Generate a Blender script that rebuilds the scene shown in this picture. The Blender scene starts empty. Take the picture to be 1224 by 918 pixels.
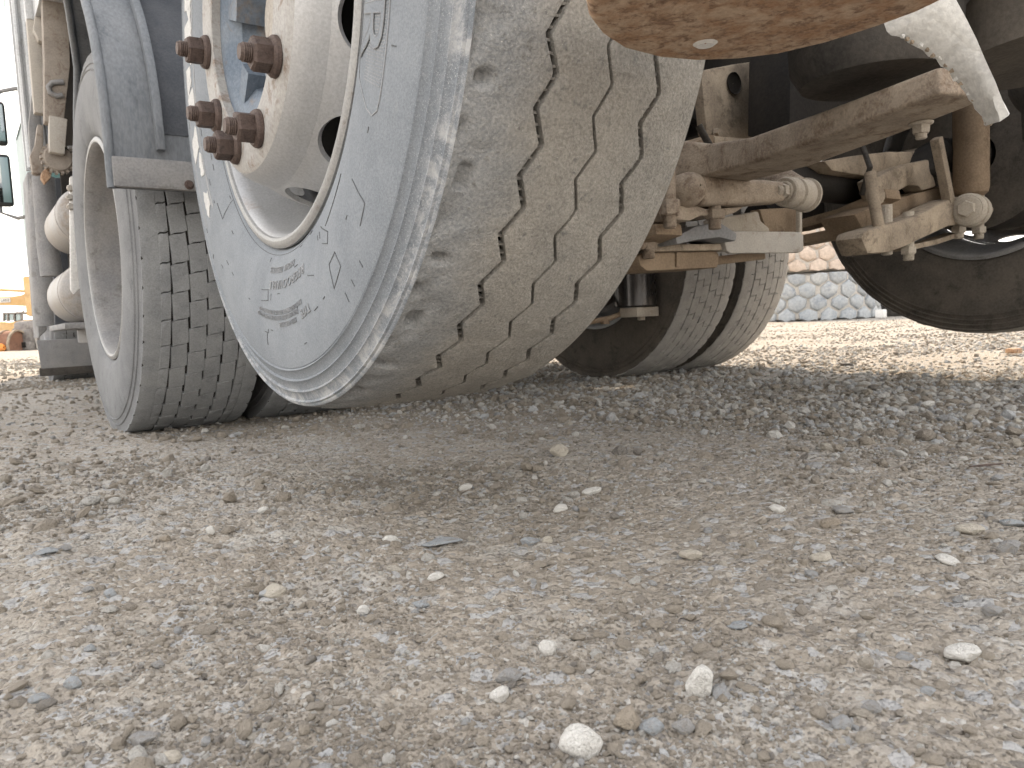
import bpy, bmesh, math, random
import numpy as np
from mathutils import Vector, Matrix
random.seed(7); RNG = np.random.default_rng(11)
R_ = math.radians; PI = math.pi
scene = bpy.context.scene
COL = scene.collection

# ------------------------------------------------------------------ camera
CAM = np.array([-1.5561, -0.9966, 0.2534]); YAW, PITCH, ROLL, FPX = 36.096, 4.971, -2.68, 900.1
def _axes():
    y, p, r = R_(YAW), R_(PITCH), R_(ROLL)
    F = np.array([math.sin(y)*math.cos(p), math.cos(y)*math.cos(p), -math.sin(p)])
    Rr = np.array([math.cos(y), -math.sin(y), 0.]); U = np.cross(Rr, F)
    return Rr*math.cos(r)+U*math.sin(r), -Rr*math.sin(r)+U*math.cos(r), F
AR, AU, AF = _axes()
cd = bpy.data.cameras.new('camera'); cam = bpy.data.objects.new('camera', cd); COL.objects.link(cam)
M = Matrix(((AR[0], AU[0], -AF[0], CAM[0]), (AR[1], AU[1], -AF[1], CAM[1]), (AR[2], AU[2], -AF[2], CAM[2]), (0, 0, 0, 1)))
cam.matrix_world = M
cd.sensor_width = 36; cd.lens = FPX/1224*36; cd.clip_start = .01; cd.clip_end = 2000
cd.dof.use_dof = True; cd.dof.focus_distance = .9; cd.dof.aperture_fstop = 20.0
scene.camera = cam
def at(px, py, X=None, Y=None, Z=None, d=None):
    "point of the place seen at a photograph pixel, on a plane of the truck or ground"
    r = AF+AR*(px-612)/FPX+AU*(459-py)/FPX
    if X is not None: t = (X-CAM[0])/r[0]
    elif Y is not None: t = (Y-CAM[1])/r[1]
    elif Z is not None: t = (Z-CAM[2])/r[2]
    else: t = d
    return Vector(CAM+r*t)

# ------------------------------------------------------------------ sky, sun, exposure
SUN_AZ, SUN_EL = 14.0, 38.0
w = bpy.data.worlds.new('World'); scene.world = w; w.use_nodes = True
nt = w.node_tree; nt.nodes.clear()
sky = nt.nodes.new('ShaderNodeTexSky'); sky.sky_type = 'NISHITA'; sky.sun_disc = False
sky.sun_elevation = R_(SUN_EL); sky.sun_rotation = R_(SUN_AZ); sky.dust_density = 2.5; sky.air_density = 1.0; sky.ozone_density = 1.0
bg = nt.nodes.new('ShaderNodeBackground'); bg.inputs['Strength'].default_value = .15
wo = nt.nodes.new('ShaderNodeOutputWorld')
tcw = nt.nodes.new('ShaderNodeTexCoord'); mpw = nt.nodes.new('ShaderNodeMapping'); mpw.inputs['Scale'].default_value = (1, 1, 2.6)
nzw = nt.nodes.new('ShaderNodeTexNoise'); nzw.inputs['Scale'].default_value = 1.7; nzw.inputs['Detail'].default_value = 5; nzw.inputs['Roughness'].default_value = .55
mrw = nt.nodes.new('ShaderNodeMapRange'); mrw.interpolation_type = 'SMOOTHSTEP'
for k_, v_ in ((1, .34), (2, .62), (3, .45), (4, .95)): mrw.inputs[k_].default_value = v_
mxw = nt.nodes.new('ShaderNodeMix'); mxw.data_type = 'RGBA'; mxw.inputs[7].default_value = (8.2, 8.0, 7.7, 1)     # thin bright cloud over the whole sky
spw = nt.nodes.new('ShaderNodeSeparateXYZ'); hzw = nt.nodes.new('ShaderNodeMapRange'); hzw.interpolation_type = 'SMOOTHSTEP'     # cloud and haze thicken toward the horizon all round
for k_, v_ in ((1, .05), (2, .75), (3, .40), (4, -.25)): hzw.inputs[k_].default_value = v_
adw = nt.nodes.new('ShaderNodeMath'); adw.operation = 'ADD'; adw.use_clamp = True
for a_, b_ in ((tcw.outputs['Generated'], spw.inputs[0]), (spw.outputs[2], hzw.inputs[0]), (hzw.outputs[0], adw.inputs[0]), (mrw.outputs[0], adw.inputs[1]), (tcw.outputs['Generated'], mpw.inputs[0]), (mpw.outputs[0], nzw.inputs['Vector']), (nzw.outputs[0], mrw.inputs[0]), (adw.outputs[0], mxw.inputs[0]), (sky.outputs[0], mxw.inputs[6]), (mxw.outputs[2], bg.inputs[0])): nt.links.new(a_, b_)
nt.links.new(bg.outputs[0], wo.inputs[0])
sd = bpy.data.lights.new('sun', 'SUN'); sd.energy = 3.2; sd.angle = R_(.6); sd.color = (1, .80, .58)
sun = bpy.data.objects.new('sun', sd); COL.objects.link(sun)
sdir = Vector((math.sin(R_(SUN_AZ))*math.cos(R_(SUN_EL)), math.cos(R_(SUN_AZ))*math.cos(R_(SUN_EL)), math.sin(R_(SUN_EL))))
sun.rotation_euler = sdir.to_track_quat('Z', 'Y').to_euler(); sun.location = (4, 12, 12)
vs = scene.view_settings; vs.view_transform = 'Standard'; vs.look = 'None'; vs.exposure = 1.3; vs.gamma = 1.0
vs.use_curve_mapping = False
vs.use_white_balance = True; vs.white_balance_temperature = 6750; vs.white_balance_tint = 10   # the photograph is balanced for the shade
cy = scene.cycles; cy.max_bounces = 6; cy.diffuse_bounces = 3; cy.glossy_bounces = 3; cy.use_adaptive_sampling = True; cy.adaptive_threshold = .035

# ------------------------------------------------------------------ materials
def nn(t, typ, **k):
    n = t.nodes.new(typ)
    for a, b in k.items():
        if a in n.inputs: n.inputs[a].default_value = b
        else: setattr(n, a, b)
    return n
def rgba(c): return (c[0], c[1], c[2], 1)
def mixc(t, fac, a, b, mode='MIX'):
    m = t.nodes.new('ShaderNodeMix'); m.data_type = 'RGBA'; m.blend_type = mode
    for s, v in ((0, fac), (6, a), (7, b)):
        if isinstance(v, bpy.types.NodeSocket): t.links.new(v, m.inputs[s])
        elif s == 0: m.inputs[0].default_value = v
        else: m.inputs[s].default_value = rgba(v)
    return m.outputs[2]
def ramp(t, src, lo, hi):
    m = nn(t, 'ShaderNodeMapRange'); m.interpolation_type = 'SMOOTHSTEP'
    m.inputs[1].default_value = lo; m.inputs[2].default_value = hi
    t.links.new(src, m.inputs[0]); return m.outputs[0]
def noise(t, co, scale, detail=6, rough=.6, dist=0.):
    n = nn(t, 'ShaderNodeTexNoise'); n.inputs['Scale'].default_value = scale; n.inputs['Detail'].default_value = detail
    n.inputs['Roughness'].default_value = rough; n.inputs['Distortion'].default_value = dist
    t.links.new(co, n.inputs['Vector']); return n.outputs[0]
def voro(t, co, scale, feat='F1'):
    n = nn(t, 'ShaderNodeTexVoronoi'); n.feature = feat; n.inputs['Scale'].default_value = scale
    t.links.new(co, n.inputs['Vector']); return n
def new_mat(name):
    m = bpy.data.materials.new(name); m.use_nodes = True; t = m.node_tree
    b = t.nodes['Principled BSDF']; return m, t, b
def bump(t, b, layers):
    prev = None
    for src, strength, dist in layers:
        n = nn(t, 'ShaderNodeBump'); n.inputs['Strength'].default_value = strength; n.inputs['Distance'].default_value = dist
        t.links.new(src, n.inputs['Height'])
        if prev: t.links.new(prev, n.inputs['Normal'])
        prev = n.outputs[0]
    t.links.new(prev, b.inputs['Normal'])
def weathered(name, base, dust, amt=.5, spot=None, spot_amt=.35, rough=.85, metal=0., scale=12., fine=180., bmp=.0012, stretch=None, spec=.25, contrast=.22, spot_scale=1.7):
    "a base coat under dust, with stains of a second colour and fine relief"
    m, t, b = new_mat(name)
    tc = nn(t, 'ShaderNodeTexCoord'); co = tc.outputs['Object']
    if stretch:
        mp = nn(t, 'ShaderNodeMapping'); mp.inputs['Scale'].default_value = stretch; t.links.new(co, mp.inputs[0]); co = mp.outputs[0]
    n1 = noise(t, co, scale, 4, .65); n2 = noise(t, co, fine, 2, .7); n3 = noise(t, co, scale*spot_scale, 5, .72, .4)
    f = ramp(t, n1, .5-contrast+.35*(.5-amt), .5+contrast+.35*(.5-amt))
    c = mixc(t, f, base, dust)
    if spot is not None:
        c = mixc(t, ramp(t, n3, .62-.3*spot_amt, .80-.3*spot_amt), c, spot)
    c = mixc(t, .35, c, mixc(t, ramp(t, n2, .25, .75), [x*.62 for x in dust], [min(1, x*1.3) for x in dust]), 'MIX')
    t.links.new(c, b.inputs['Base Color']); b.inputs['Metallic'].default_value = metal
    rr = nn(t, 'ShaderNodeMapRange'); rr.inputs[3].default_value = rough-.12; rr.inputs[4].default_value = min(1, rough+.1)
    t.links.new(n1, rr.inputs[0]); t.links.new(rr.outputs[0], b.inputs['Roughness'])
    b.inputs['Specular IOR Level'].default_value = spec
    bump(t, b, [(n1, .35, bmp*2.5), (n2, .8, bmp)])
    return m
MT = {}
def sidewall_mat():
    m, t, b = new_mat('dusty_sidewall_rubber'); tc = nn(t, 'ShaderNodeTexCoord'); co = tc.outputs['Object']
    sp = nn(t, 'ShaderNodeSeparateXYZ'); t.links.new(co, sp.inputs[0])
    cb = nn(t, 'ShaderNodeCombineXYZ'); t.links.new(sp.outputs[1], cb.inputs[1]); t.links.new(sp.outputs[2], cb.inputs[2])
    ln = nn(t, 'ShaderNodeVectorMath'); ln.operation = 'LENGTH'; t.links.new(cb.outputs[0], ln.inputs[0]); rad = ln.outputs['Value']
    n1 = noise(t, co, 9, 4, .65); n2 = noise(t, co, 420, 2, .7); n3 = noise(t, co, 26, 5, .75, .5); n4 = noise(t, co, 700, 2, .8); n5 = noise(t, co, 5, 3, .6, .6)
    c = mixc(t, ramp(t, n1, .30, .68), (.140, .162, .188), (.232, .256, .284))
    c = mixc(t, ramp(t, n5, .58, .74), c, (.15, .17, .195))
    c = mixc(t, ramp(t, n3, .60, .78), c, (.285, .295, .30))
    mask = ramp(t, rad, .425, .50)
    dk = mixc(t, mask, (.235, .256, .28), (.15, .167, .188)); c = mixc(t, .35, c, dk)
    fk = nn(t, 'ShaderNodeMath'); fk.operation = 'MULTIPLY'; t.links.new(mask, fk.inputs[0]); t.links.new(ramp(t, n4, .56, .72), fk.inputs[1])
    c = mixc(t, fk.outputs[0], c, (.52, .52, .52))
    sc = nn(t, 'ShaderNodeMath'); sc.operation = 'MULTIPLY'; t.links.new(ramp(t, rad, .478, .502), sc.inputs[0]); t.links.new(ramp(t, n3, .42, .62), sc.inputs[1])
    c = mixc(t, sc.outputs[0], c, (.44, .445, .45))
    c = mixc(t, .25, c, mixc(t, ramp(t, n2, .3, .7), (.13, .142, .155), (.33, .345, .36)))
    t.links.new(c, b.inputs['Base Color']); b.inputs['Roughness'].default_value = .82; b.inputs['Specular IOR Level'].default_value = .25
    bump(t, b, [(n3, .5, .0015), (n2, .7, .0006)])
    return m
MT['sidewall'] = sidewall_mat()
def tread_mat():
    m, t, b = new_mat('dusty_tread_rubber'); tc = nn(t, 'ShaderNodeTexCoord'); co = tc.outputs['Object']
    sp = nn(t, 'ShaderNodeSeparateXYZ'); t.links.new(co, sp.inputs[0])
    n1 = noise(t, co, 16, 4, .68); n2 = noise(t, co, 330, 2, .75); n3 = noise(t, co, 75, 3, .7); n4 = noise(t, co, 700, 1, .6)
    tan = mixc(t, ramp(t, n1, .12, .88), (.225, .215, .198), (.355, .330, .292))
    blue = mixc(t, ramp(t, n1, .15, .88), (.18, .195, .212), (.315, .328, .345))
    ad = nn(t, 'ShaderNodeMath'); ad.operation = 'MULTIPLY_ADD'; ad.inputs[1].default_value = .09; t.links.new(n1, ad.inputs[0]); t.links.new(sp.outputs[0], ad.inputs[2])
    c = mixc(t, ramp(t, ad.outputs[0], -.075, .01), blue, tan)        # road grime outside, soil dust inside
    c = mixc(t, ramp(t, n3, .58, .74), c, (.135, .135, .132))
    c = mixc(t, .40, c, mixc(t, ramp(t, n2, .30, .70), (.13, .128, .122), (.40, .385, .35)))
    c = mixc(t, ramp(t, n4, .68, .80), c, (.50, .49, .46))
    t.links.new(c, b.inputs['Base Color']); b.inputs['Roughness'].default_value = .93; b.inputs['Specular IOR Level'].default_value = .15
    bump(t, b, [(n3, .5, .003), (n2, .8, .0018)])
    return m
MT['tread'] = tread_mat()
MT['tread_drive'] = weathered('dusty_block_rubber', (.19, .198, .208), (.295, .303, .308), .52, (.13, .135, .142), .2, .92, 0, 16, 300, .0008, None, .15)
MT['groove'] = weathered('groove_rubber', (.02, .02, .02), (.06, .055, .05), .3, None, .2, .95, 0, 30, 300, .0005, None, .1)
MT['sidewall_drive'] = weathered('grey_drive_sidewall_rubber', (.12, .125, .135), (.21, .215, .22), .5, (.08, .085, .09), .2, .85, 0, 9, 300, .0006)
MT['darkrubber'] = weathered('dark_rubber', (.025, .025, .025), (.09, .08, .07), .35, (.015, .015, .015), .3, .8, 0, 10, 150, .0008)
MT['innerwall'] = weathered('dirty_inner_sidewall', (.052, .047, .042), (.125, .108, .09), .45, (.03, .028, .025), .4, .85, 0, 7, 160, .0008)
MT['rim'] = weathered('silver_rim_paint', (.50, .51, .525), (.42, .425, .43), .45, (.32, .24, .18), .02, .45, .35, 7, 300, .0003, None, .5)
MT['lip'] = weathered('worn_rim_lip_paint', (.24, .245, .25), (.32, .32, .315), .5, (.16, .13, .11), .2, .5, .3, 30, 300, .0004, None, .4)
MT['rimrust'] = weathered('rusty_wheel_flange', (.32, .308, .292), (.41, .402, .39), .5, (.18, .115, .075), .38, .75, .1, 22, 220, .0008)
MT['nut'] = weathered('rusty_nut_steel', (.075, .050, .044), (.14, .108, .095), .5, (.042, .031, .03), .45, .7, .3, 60, 500, .0006)
MT['hub'] = weathered('blue_grey_hub_iron', (.085, .12, .17), (.19, .22, .255), .42, (.24, .17, .11), .25, .65, .1, 12, 200, .001)
MT['guard'] = weathered('blue_grey_plastic', (.10, .118, .14), (.205, .217, .232), .5, (.06, .07, .085), .3, .6, 0, 7, 180, .0006, (1, 1, .35))
MT['guardin'] = weathered('dark_guard_plastic', (.035, .042, .055), (.085, .09, .10), .4, None, .2, .65, 0, 10, 220, .001)
MT['dust'] = weathered('dust_caked_steel', (.19, .158, .128), (.40, .33, .25), .5, (.10, .078, .06), .46, .9, 0, 11, 240, .001, None, .15)
MT['dustlight'] = weathered('pale_dust_steel', (.32, .28, .235), (.48, .43, .36), .55, (.22, .17, .12), .25, .85, 0, 14, 260, .0009, None, .2)
MT['dustbrown'] = weathered('brown_dust_steel', (.16, .115, .078), (.31, .235, .165), .55, (.09, .06, .04), .3, .9, 0, 9, 200, .0009, None, .15)
MT['legbrown'] = weathered('brown_grey_leg_paint', (.19, .165, .145), (.31, .275, .24), .5, (.13, .085, .06), .35, .8, 0, 12, 220, .0008)
MT['casting'] = weathered('rusty_dusty_casting', (.19, .155, .128), (.41, .34, .265), .5, (.11, .068, .046), .5, .85, 0, 14, 260, .0016, None, .2)
MT['black'] = weathered('black_chassis_paint', (.012, .012, .013), (.04, .034, .028), .3, None, .2, .7, 0, 6, 120, .0006)
MT['galv'] = weathered('grey_galvanised_plate', (.36, .34, .31), (.44, .41, .37), .5, (.26, .22, .18), .3, .7, .1, 16, 260, .0006)
MT['rust'] = weathered('heavy_rust', (.29, .145, .07), (.48, .36, .26), .5, (.10, .04, .022), .5, .9, .1, 40, 260, .002, (1, 1, 1), .2, .13, 1.9)
MT['torn'] = weathered('torn_grey_plastic', (.52, .52, .51), (.62, .61, .58), .5, (.36, .34, .31), .2, .7, 0, 10, 160, .001)
MT['body'] = weathered('silver_body_sheet', (.42, .45, .48), (.52, .53, .54), .5, (.22, .22, .23), .2, .5, .2, 5, 160, .0004)
MT['cab'] = weathered('teal_cab_paint', (.02, .12, .12), (.10, .17, .17), .35, None, .2, .4, 0, 4, 120, .0003, None, .5)
MT['greypaint'] = weathered('dirty_grey_paint', (.16, .165, .18), (.27, .265, .26), .5, (.10, .095, .09), .3, .7, 0, 8, 180, .0006)
MT['tank'] = weathered('pale_air_tank_paint', (.25, .258, .275), (.30, .27, .235), .45, (.18, .14, .11), .3, .5, 0, 6, 150, .0004, None, .4)
MT['white'] = weathered('white_paint', (.75, .75, .74), (.6, .58, .55), .25, None, .2, .5, 0, 6, 150, .0003)
MT['chamber'] = weathered('dark_shiny_steel', (.05, .052, .058), (.10, .09, .08), .3, None, .2, .28, .75, 8, 160, .0002, None, .5)
MT['mirror'] = weathered('black_mirror_shell', (.03, .032, .035), (.06, .06, .06), .3, None, .2, .5, 0, 8, 160, .0002)
MT['yellow'] = weathered('yellow_machine_paint', (.58, .34, .10), (.58, .42, .24), .5, (.35, .20, .08), .2, .6, 0, 1.2, 30, .001)
MT['orange'] = weathered('orange_panel', (.80, .25, .03), (.70, .30, .10), .3, None, .2, .6, 0, 2, 30, .001)
MT['drum'] = weathered('rusty_drum_steel', (.19, .085, .055), (.28, .16, .11), .5, (.10, .05, .04), .4, .85, .1, 2, 40, .002)
MT['machine'] = weathered('grey_scrap_steel', (.16, .15, .15), (.30, .28, .26), .5, (.08, .07, .07), .4, .8, .1, 3, 50, .001)
MT['bigtyre'] = weathered('pale_blue_tyre_rubber', (.25, .285, .325), (.43, .44, .44), .5, (.17, .20, .245), .35, .9, 0, 2.4, 30, .006, None, .15)
MT['tyredust'] = weathered('pale_dust_in_grooves', (.46, .44, .41), (.54, .51, .47), .5, None, .2, .95, 0, 3, 40, .004)
MT['tread_bounce'] = weathered('bounce_lit_dusty_rubber', (.26, .255, .245), (.40, .385, .36), .55, (.17, .165, .16), .2, .92, 0, 16, 300, .0008, None, .15)  # lightened copy of the dusty tread, bounce light held in its colour
MT['bigtyrepink'] = weathered('pink_tyre_rubber', (.42, .34, .28), (.56, .47, .40), .55, (.24, .26, .29), .2, .9, 0, 1.6, 26, .006, None, .15)  # pinkish coat with random blue grey spots
def glass_mat():
    m, t, b = new_mat('machine_glass'); b.inputs['Base Color'].default_value = (.30, .36, .36, 1); b.inputs['Roughness'].default_value = .08
    b.inputs['Transmission Weight'].default_value = .6; return m
MT['glass'] = glass_mat()
def mirror_glass():
    m, t, b = new_mat('mirror_glass'); b.inputs['Base Color'].default_value = (.55, .6, .65, 1); b.inputs['Metallic'].default_value = 1
    b.inputs['Roughness'].default_value = .05; return m
MT['mirrorglass'] = mirror_glass()

# ------------------------------------------------------------------ mesh helpers
class MB:
    def __init__(s): s.v = []; s.f = []; s.m = []
    def add(s, vs, fs, mi=0):
        o = len(s.v); s.v.extend([tuple(map(float, q)) for q in vs]); s.f.extend([tuple(i+o for i in f) for f in fs]); s.m.extend([mi]*len(fs)); return s
    def box(s, c, size, rot=None, mi=0):
        h = [x/2 for x in size]; vs = []
        for z in (-1, 1):
            for y in (-1, 1):
                for x in (-1, 1):
                    p = Vector((x*h[0], y*h[1], z*h[2]))
                    if rot is not None: p = rot @ p
                    vs.append(p+Vector(c))
        return s.add(vs, [(0, 2, 3, 1), (4, 5, 7, 6), (0, 1, 5, 4), (2, 6, 7, 3), (0, 4, 6, 2), (1, 3, 7, 5)], mi)
    def beam(s, pts, wd, ht, side=(1, 0, 0), mi=0):
        "swept rectangular bar: wd along side, ht across it (scalars or lists)"
        n = len(pts); pts = [Vector(p) for p in pts]; vs = []
        W = wd if isinstance(wd, (list, tuple)) else [wd]*n; H = ht if isinstance(ht, (list, tuple)) else [ht]*n
        sd_ = Vector(side).normalized()
        for i in range(n):
            t = (pts[min(i+1, n-1)]-pts[max(i-1, 0)]).normalized()
            a = (sd_-t*sd_.dot(t)).normalized(); b = t.cross(a)
            for (x, y) in ((-1, -1), (1, -1), (1, 1), (-1, 1)): vs.append(pts[i]+a*x*W[i]/2+b*y*H[i]/2)
        fs = [(0, 3, 2, 1), tuple(4*(n-1)+k for k in range(4))]
        for i in range(n-1):
            for k in range(4): fs.append((4*i+k, 4*i+(k+1) % 4, 4*i+4+(k+1) % 4, 4*i+4+k))
        return s.add(vs, fs, mi)
    def tube(s, pts, r, n=14, mi=0, caps=True):
        pts = [Vector(p) for p in pts]; m = len(pts); rr = r if isinstance(r, (list, tuple)) else [r]*m; vs = []; fs = []
        t0 = (pts[1]-pts[0]).normalized(); a = t0.orthogonal().normalized()
        for i in range(m):
            t = (pts[min(i+1, m-1)]-pts[max(i-1, 0)]).normalized()
            a = (a-t*a.dot(t)).normalized(); b = t.cross(a)
            for k in range(n):
                q = 2*PI*k/n; vs.append(pts[i]+(a*math.cos(q)+b*math.sin(q))*rr[i])
        for i in range(m-1):
            for k in range(n): fs.append((i*n+k, i*n+(k+1) % n, i*n+n+(k+1) % n, i*n+n+k))
        if caps: fs += [tuple(range(n-1, -1, -1)), tuple(range((m-1)*n, m*n))]
        return s.add(vs, fs, mi)
    def lathe(s, prof, n=96, c=(0, 0, 0), ax='X', mi=0, a0=0., a1=2*PI, disp=None):
        full = abs(a1-a0-2*PI) < 1e-6; k = n if full else n+1; vs = []; fs = []; m = len(prof)
        for i in range(k):
            q = a0+(a1-a0)*i/n; cs, sn = math.cos(q), math.sin(q)
            for (x, r) in prof:
                if ax == 'X': p = (x, r*cs, r*sn)
                elif ax == 'Y': p = (r*cs, x, r*sn)
                else: p = (r*cs, r*sn, x)
                vs.append((p[0]+c[0], p[1]+c[1], p[2]+c[2]))
        for i in range(n):
            j = (i+1) % k
            for a in range(m-1): fs.append((i*m+a, j*m+a, j*m+a+1, i*m+a+1))
        return s.add(vs, fs, mi)
    def prism(s, poly, ext, mi=0):
        "flat polygon (3d points) pushed along ext"
        n = len(poly); e = Vector(ext); P = [Vector(p) for p in poly]
        nrm = Vector((0, 0, 0))
        for i in range(n): nrm += P[i].cross(P[(i+1) % n])
        if nrm.dot(e) > 0: P = P[::-1]
        return s.add(P+[p+e for p in P], [tuple(range(n)), tuple(range(2*n-1, n-1, -1))]+[(i, i+n, (i+1) % n+n, (i+1) % n) for i in range(n)], mi)
    def hexnut(s, base, axis, af, h, washer=0, wh=.006, stud=0, studlen=0, mi=0):
        "washer, hexagon and threaded stud end, from base along axis"
        b = Vector(base); a = Vector(axis).normalized(); u = a.orthogonal().normalized(); v = a.cross(u)
        def ring(r, n, z, ph=0): return [b+a*z+(u*math.cos(2*PI*k/n+ph)+v*math.sin(2*PI*k/n+ph))*r for k in range(n)]
        def stack(rs, n, ph=0):
            vs = []; fs = []
            for (r, z) in rs: vs += ring(r, n, z, ph)
            for i in range(len(rs)-1):
                for k in range(n): fs.append((i*n+k, i*n+(k+1) % n, i*n+n+(k+1) % n, i*n+n+k))
            fs += [tuple(range(n-1, -1, -1)), tuple(range((len(rs)-1)*n, len(rs)*n))]
            s.add(vs, fs, mi)
        z = 0
        if washer: stack([(washer*.97, 0), (washer, .001), (washer*.98, wh*.6), (washer*.86, wh)], 28); z = wh-.0005
        rr = af/math.sqrt(3)
        stack([(rr*.97, z), (rr, z+.0012), (rr, z+h-.003), (rr*.90, z+h)], 6, .3); z += h
        if stud:
            prof = [(stud*.8, z-.002)]; kz = z
            while kz < z+studlen-.003: prof += [(stud*.93, kz), (stud, kz+.0008), (stud, kz+.0014), (stud*.93, kz+.0022)]; kz += .0024
            prof += [(stud*.9, kz), (stud*.78, z+studlen)]; stack(prof, 18)
        return s
    def build(s, name, mats, parent=None, bev=0, seg=2, smooth=True, ang=38, loc=None, noise_amp=0, noise_scale=20.):
        me = bpy.data.meshes.new(name); me.from_pydata(s.v, [], s.f)
        mats = mats if isinstance(mats, (list, tuple)) else [mats]
        for m in mats: me.materials.append(MT[m] if isinstance(m, str) else m)
        if len(mats) > 1: me.polygons.foreach_set('material_index', s.m)
        if bev:
            bm = bmesh.new(); bm.from_mesh(me); bmesh.ops.remove_doubles(bm, verts=bm.verts, dist=1e-6)
            es = [e for e in bm.edges if len(e.link_faces) == 2 and e.calc_face_angle(0) > .5]
            bmesh.ops.bevel(bm, geom=es, offset=bev, segments=seg, profile=.6, affect='EDGES', clamp_overlap=True)
            bm.to_mesh(me); bm.free()
        me.update()
        return finish(name, me, parent, smooth, ang, loc)
def finish(name, me, parent=None, smooth=True, ang=38, loc=None):
    if smooth:
        me.polygons.foreach_set('use_smooth', [True]*len(me.polygons)); me.set_sharp_from_angle(angle=R_(ang))
    o = bpy.data.objects.new(name, me); COL.objects.link(o)
    if loc is not None: o.location = loc
    if parent is not None:
        o.parent = parent
        if loc is None: o.matrix_parent_inverse = wmat(parent).inverted()
    return o
def wmat(o):
    m = Matrix.LocRotScale(o.location, o.rotation_euler, o.scale)
    return wmat(o.parent) @ o.matrix_parent_inverse @ m if o.parent else m
def tag(o, label=None, cat=None, group=None, kind=None):
    for k, v in (('label', label), ('category', cat), ('group', group), ('kind', kind)):
        if v: o[k] = v
    return o
def empty(name, loc, parent=None):
    o = bpy.data.objects.new(name, None); COL.objects.link(o); o.location = loc; o.empty_display_size = .1
    if parent is not None: o.parent = parent
    return o
def arc(n, a0, a1): return [a0+(a1-a0)*i/(n-1) for i in range(n)]

# value noise for geometry
def vnoise2(x, y, seed):
    xi = np.floor(x).astype(np.int64); yi = np.floor(y).astype(np.int64); fx = x-xi; fy = y-yi
    fx = fx*fx*(3-2*fx); fy = fy*fy*(3-2*fy)
    def h(a, b):
        k = (a*374761393+b*668265263+seed*974634777) & 0xffffffff
        k = ((k ^ (k >> 13))*1274126177) & 0xffffffff
        return ((k ^ (k >> 16)) & 0xffff)/65535.
    return (h(xi, yi)*(1-fx)+h(xi+1, yi)*fx)*(1-fy)+(h(xi, yi+1)*(1-fx)+h(xi+1, yi+1)*fx)*fy-.5

# ================================================================== GROUND
def ground_h(x, y):
    x = np.asarray(x, float); y = np.asarray(y, float)
    d = np.hypot(x+1.2, y+.3)
    h = .012*vnoise2(x*.9, y*.9, 1)+.006*vnoise2(x*3.1+7, y*3.1, 2)
    h = h+np.clip(1.6-d/9, .15, 1)*.006*vnoise2(x*9, y*9, 3)
    f1 = np.clip(1.4-d/5, 0, 1); f2 = np.clip(1.4-d/2.6, 0, 1)
    patch = np.clip(.7+1.6*vnoise2(x*2.3+3, y*2.3, 9), .3, 1.3)
    h = h+f1*patch*(.0032*vnoise2(x*27+1, y*27, 4)+.0034*vnoise2(x*55, y*55+5, 5))+f2*patch*(.0044*vnoise2(x*95, y*95, 6)+.0036*vnoise2(x*150, y*150, 7))
    # wheel track worn by the drive wheels, running back from the left pair
    trk = np.exp(-((x+1.60)/.06)**2)*np.clip((y+.6)/.4, 0, 1)*np.clip((1.1-y)/.4, 0, 1)
    return h-.006*trk+.004*np.exp(-((x+1.50)/.03)**2)*np.clip((y+.6)/.4, 0, 1)*np.clip((1.1-y)/.4, 0, 1)-.006
def lines(a, b, s, ratio, lim):
    c = list(np.arange(a, b, s)); st = s; p = c[-1]; up = []
    while p < lim: st *= ratio; p += st; up.append(p)
    st = s; p = a; dn = []
    while p > -lim: st *= ratio; p -= st; dn.append(p)
    return np.array(dn[::-1]+c+up)
def ground_mat():
    m, t, b = new_mat('gravel_dust')
    tc = nn(t, 'ShaderNodeTexCoord'); co = tc.outputs['Object']
    big = noise(t, co, 1.3, 4, .6, .5); mid = noise(t, co, 9, 5, .7, .3); fin = noise(t, co, 160, 3, .75); gr = voro(t, co, 210); gr2 = voro(t, co, 75)
    c = mixc(t, ramp(t, big, .35, .66), (.312, .272, .222), (.40, .365, .318))
    c = mixc(t, ramp(t, mid, .50, .72), c, (.455, .435, .40))
    c = mixc(t, ramp(t, mid, .46, .30), c, (.25, .212, .17))
    # grains of other colours
    cr = nn(t, 'ShaderNodeSeparateColor'); t.links.new(gr.outputs['Color'], cr.inputs[0])
    c = mixc(t, ramp(t, cr.outputs[0], .88, .93), c, (.46, .445, .42))
    c = mixc(t, ramp(t, cr.outputs[1], .90, .95), c, (.17, .155, .14))
    cr2 = nn(t, 'ShaderNodeSeparateColor'); t.links.new(gr2.outputs['Color'], cr2.inputs[0])
    c = mixc(t, ramp(t, cr2.outputs[0], .86, .9), c, (.40, .405, .41))
    c = mixc(t, .30, c, mixc(t, ramp(t, fin, .28, .72), (.22, .195, .165), (.48, .45, .41)))
    t.links.new(c, b.inputs['Base Color']); b.inputs['Roughness'].default_value = .97; b.inputs['Specular IOR Level'].default_value = .1
    iv = nn(t, 'ShaderNodeMath'); iv.operation = 'MULTIPLY'; iv.inputs[1].default_value = -1; t.links.new(gr.outputs['Distance'], iv.inputs[0])
    iv2 = nn(t, 'ShaderNodeMath'); iv2.operation = 'MULTIPLY'; iv2.inputs[1].default_value = -1; t.links.new(gr2.outputs['Distance'], iv2.inputs[0])
    bump(t, b, [(iv2.outputs[0], .7, .008), (iv.outputs[0], .8, .0035), (fin, .9, .003)])
    return m
MT['ground'] = ground_mat()
gx = lines(-2.1, .3, .0048, 1.05, 400.); gy = lines(-.95, .75, .0048, 1.05, 400.)
GX, GY = np.meshgrid(gx, gy); nx, ny = len(gx), len(gy)
co = np.stack([GX, GY, ground_h(GX, GY)], -1).reshape(-1, 3).astype(np.float32)
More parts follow.
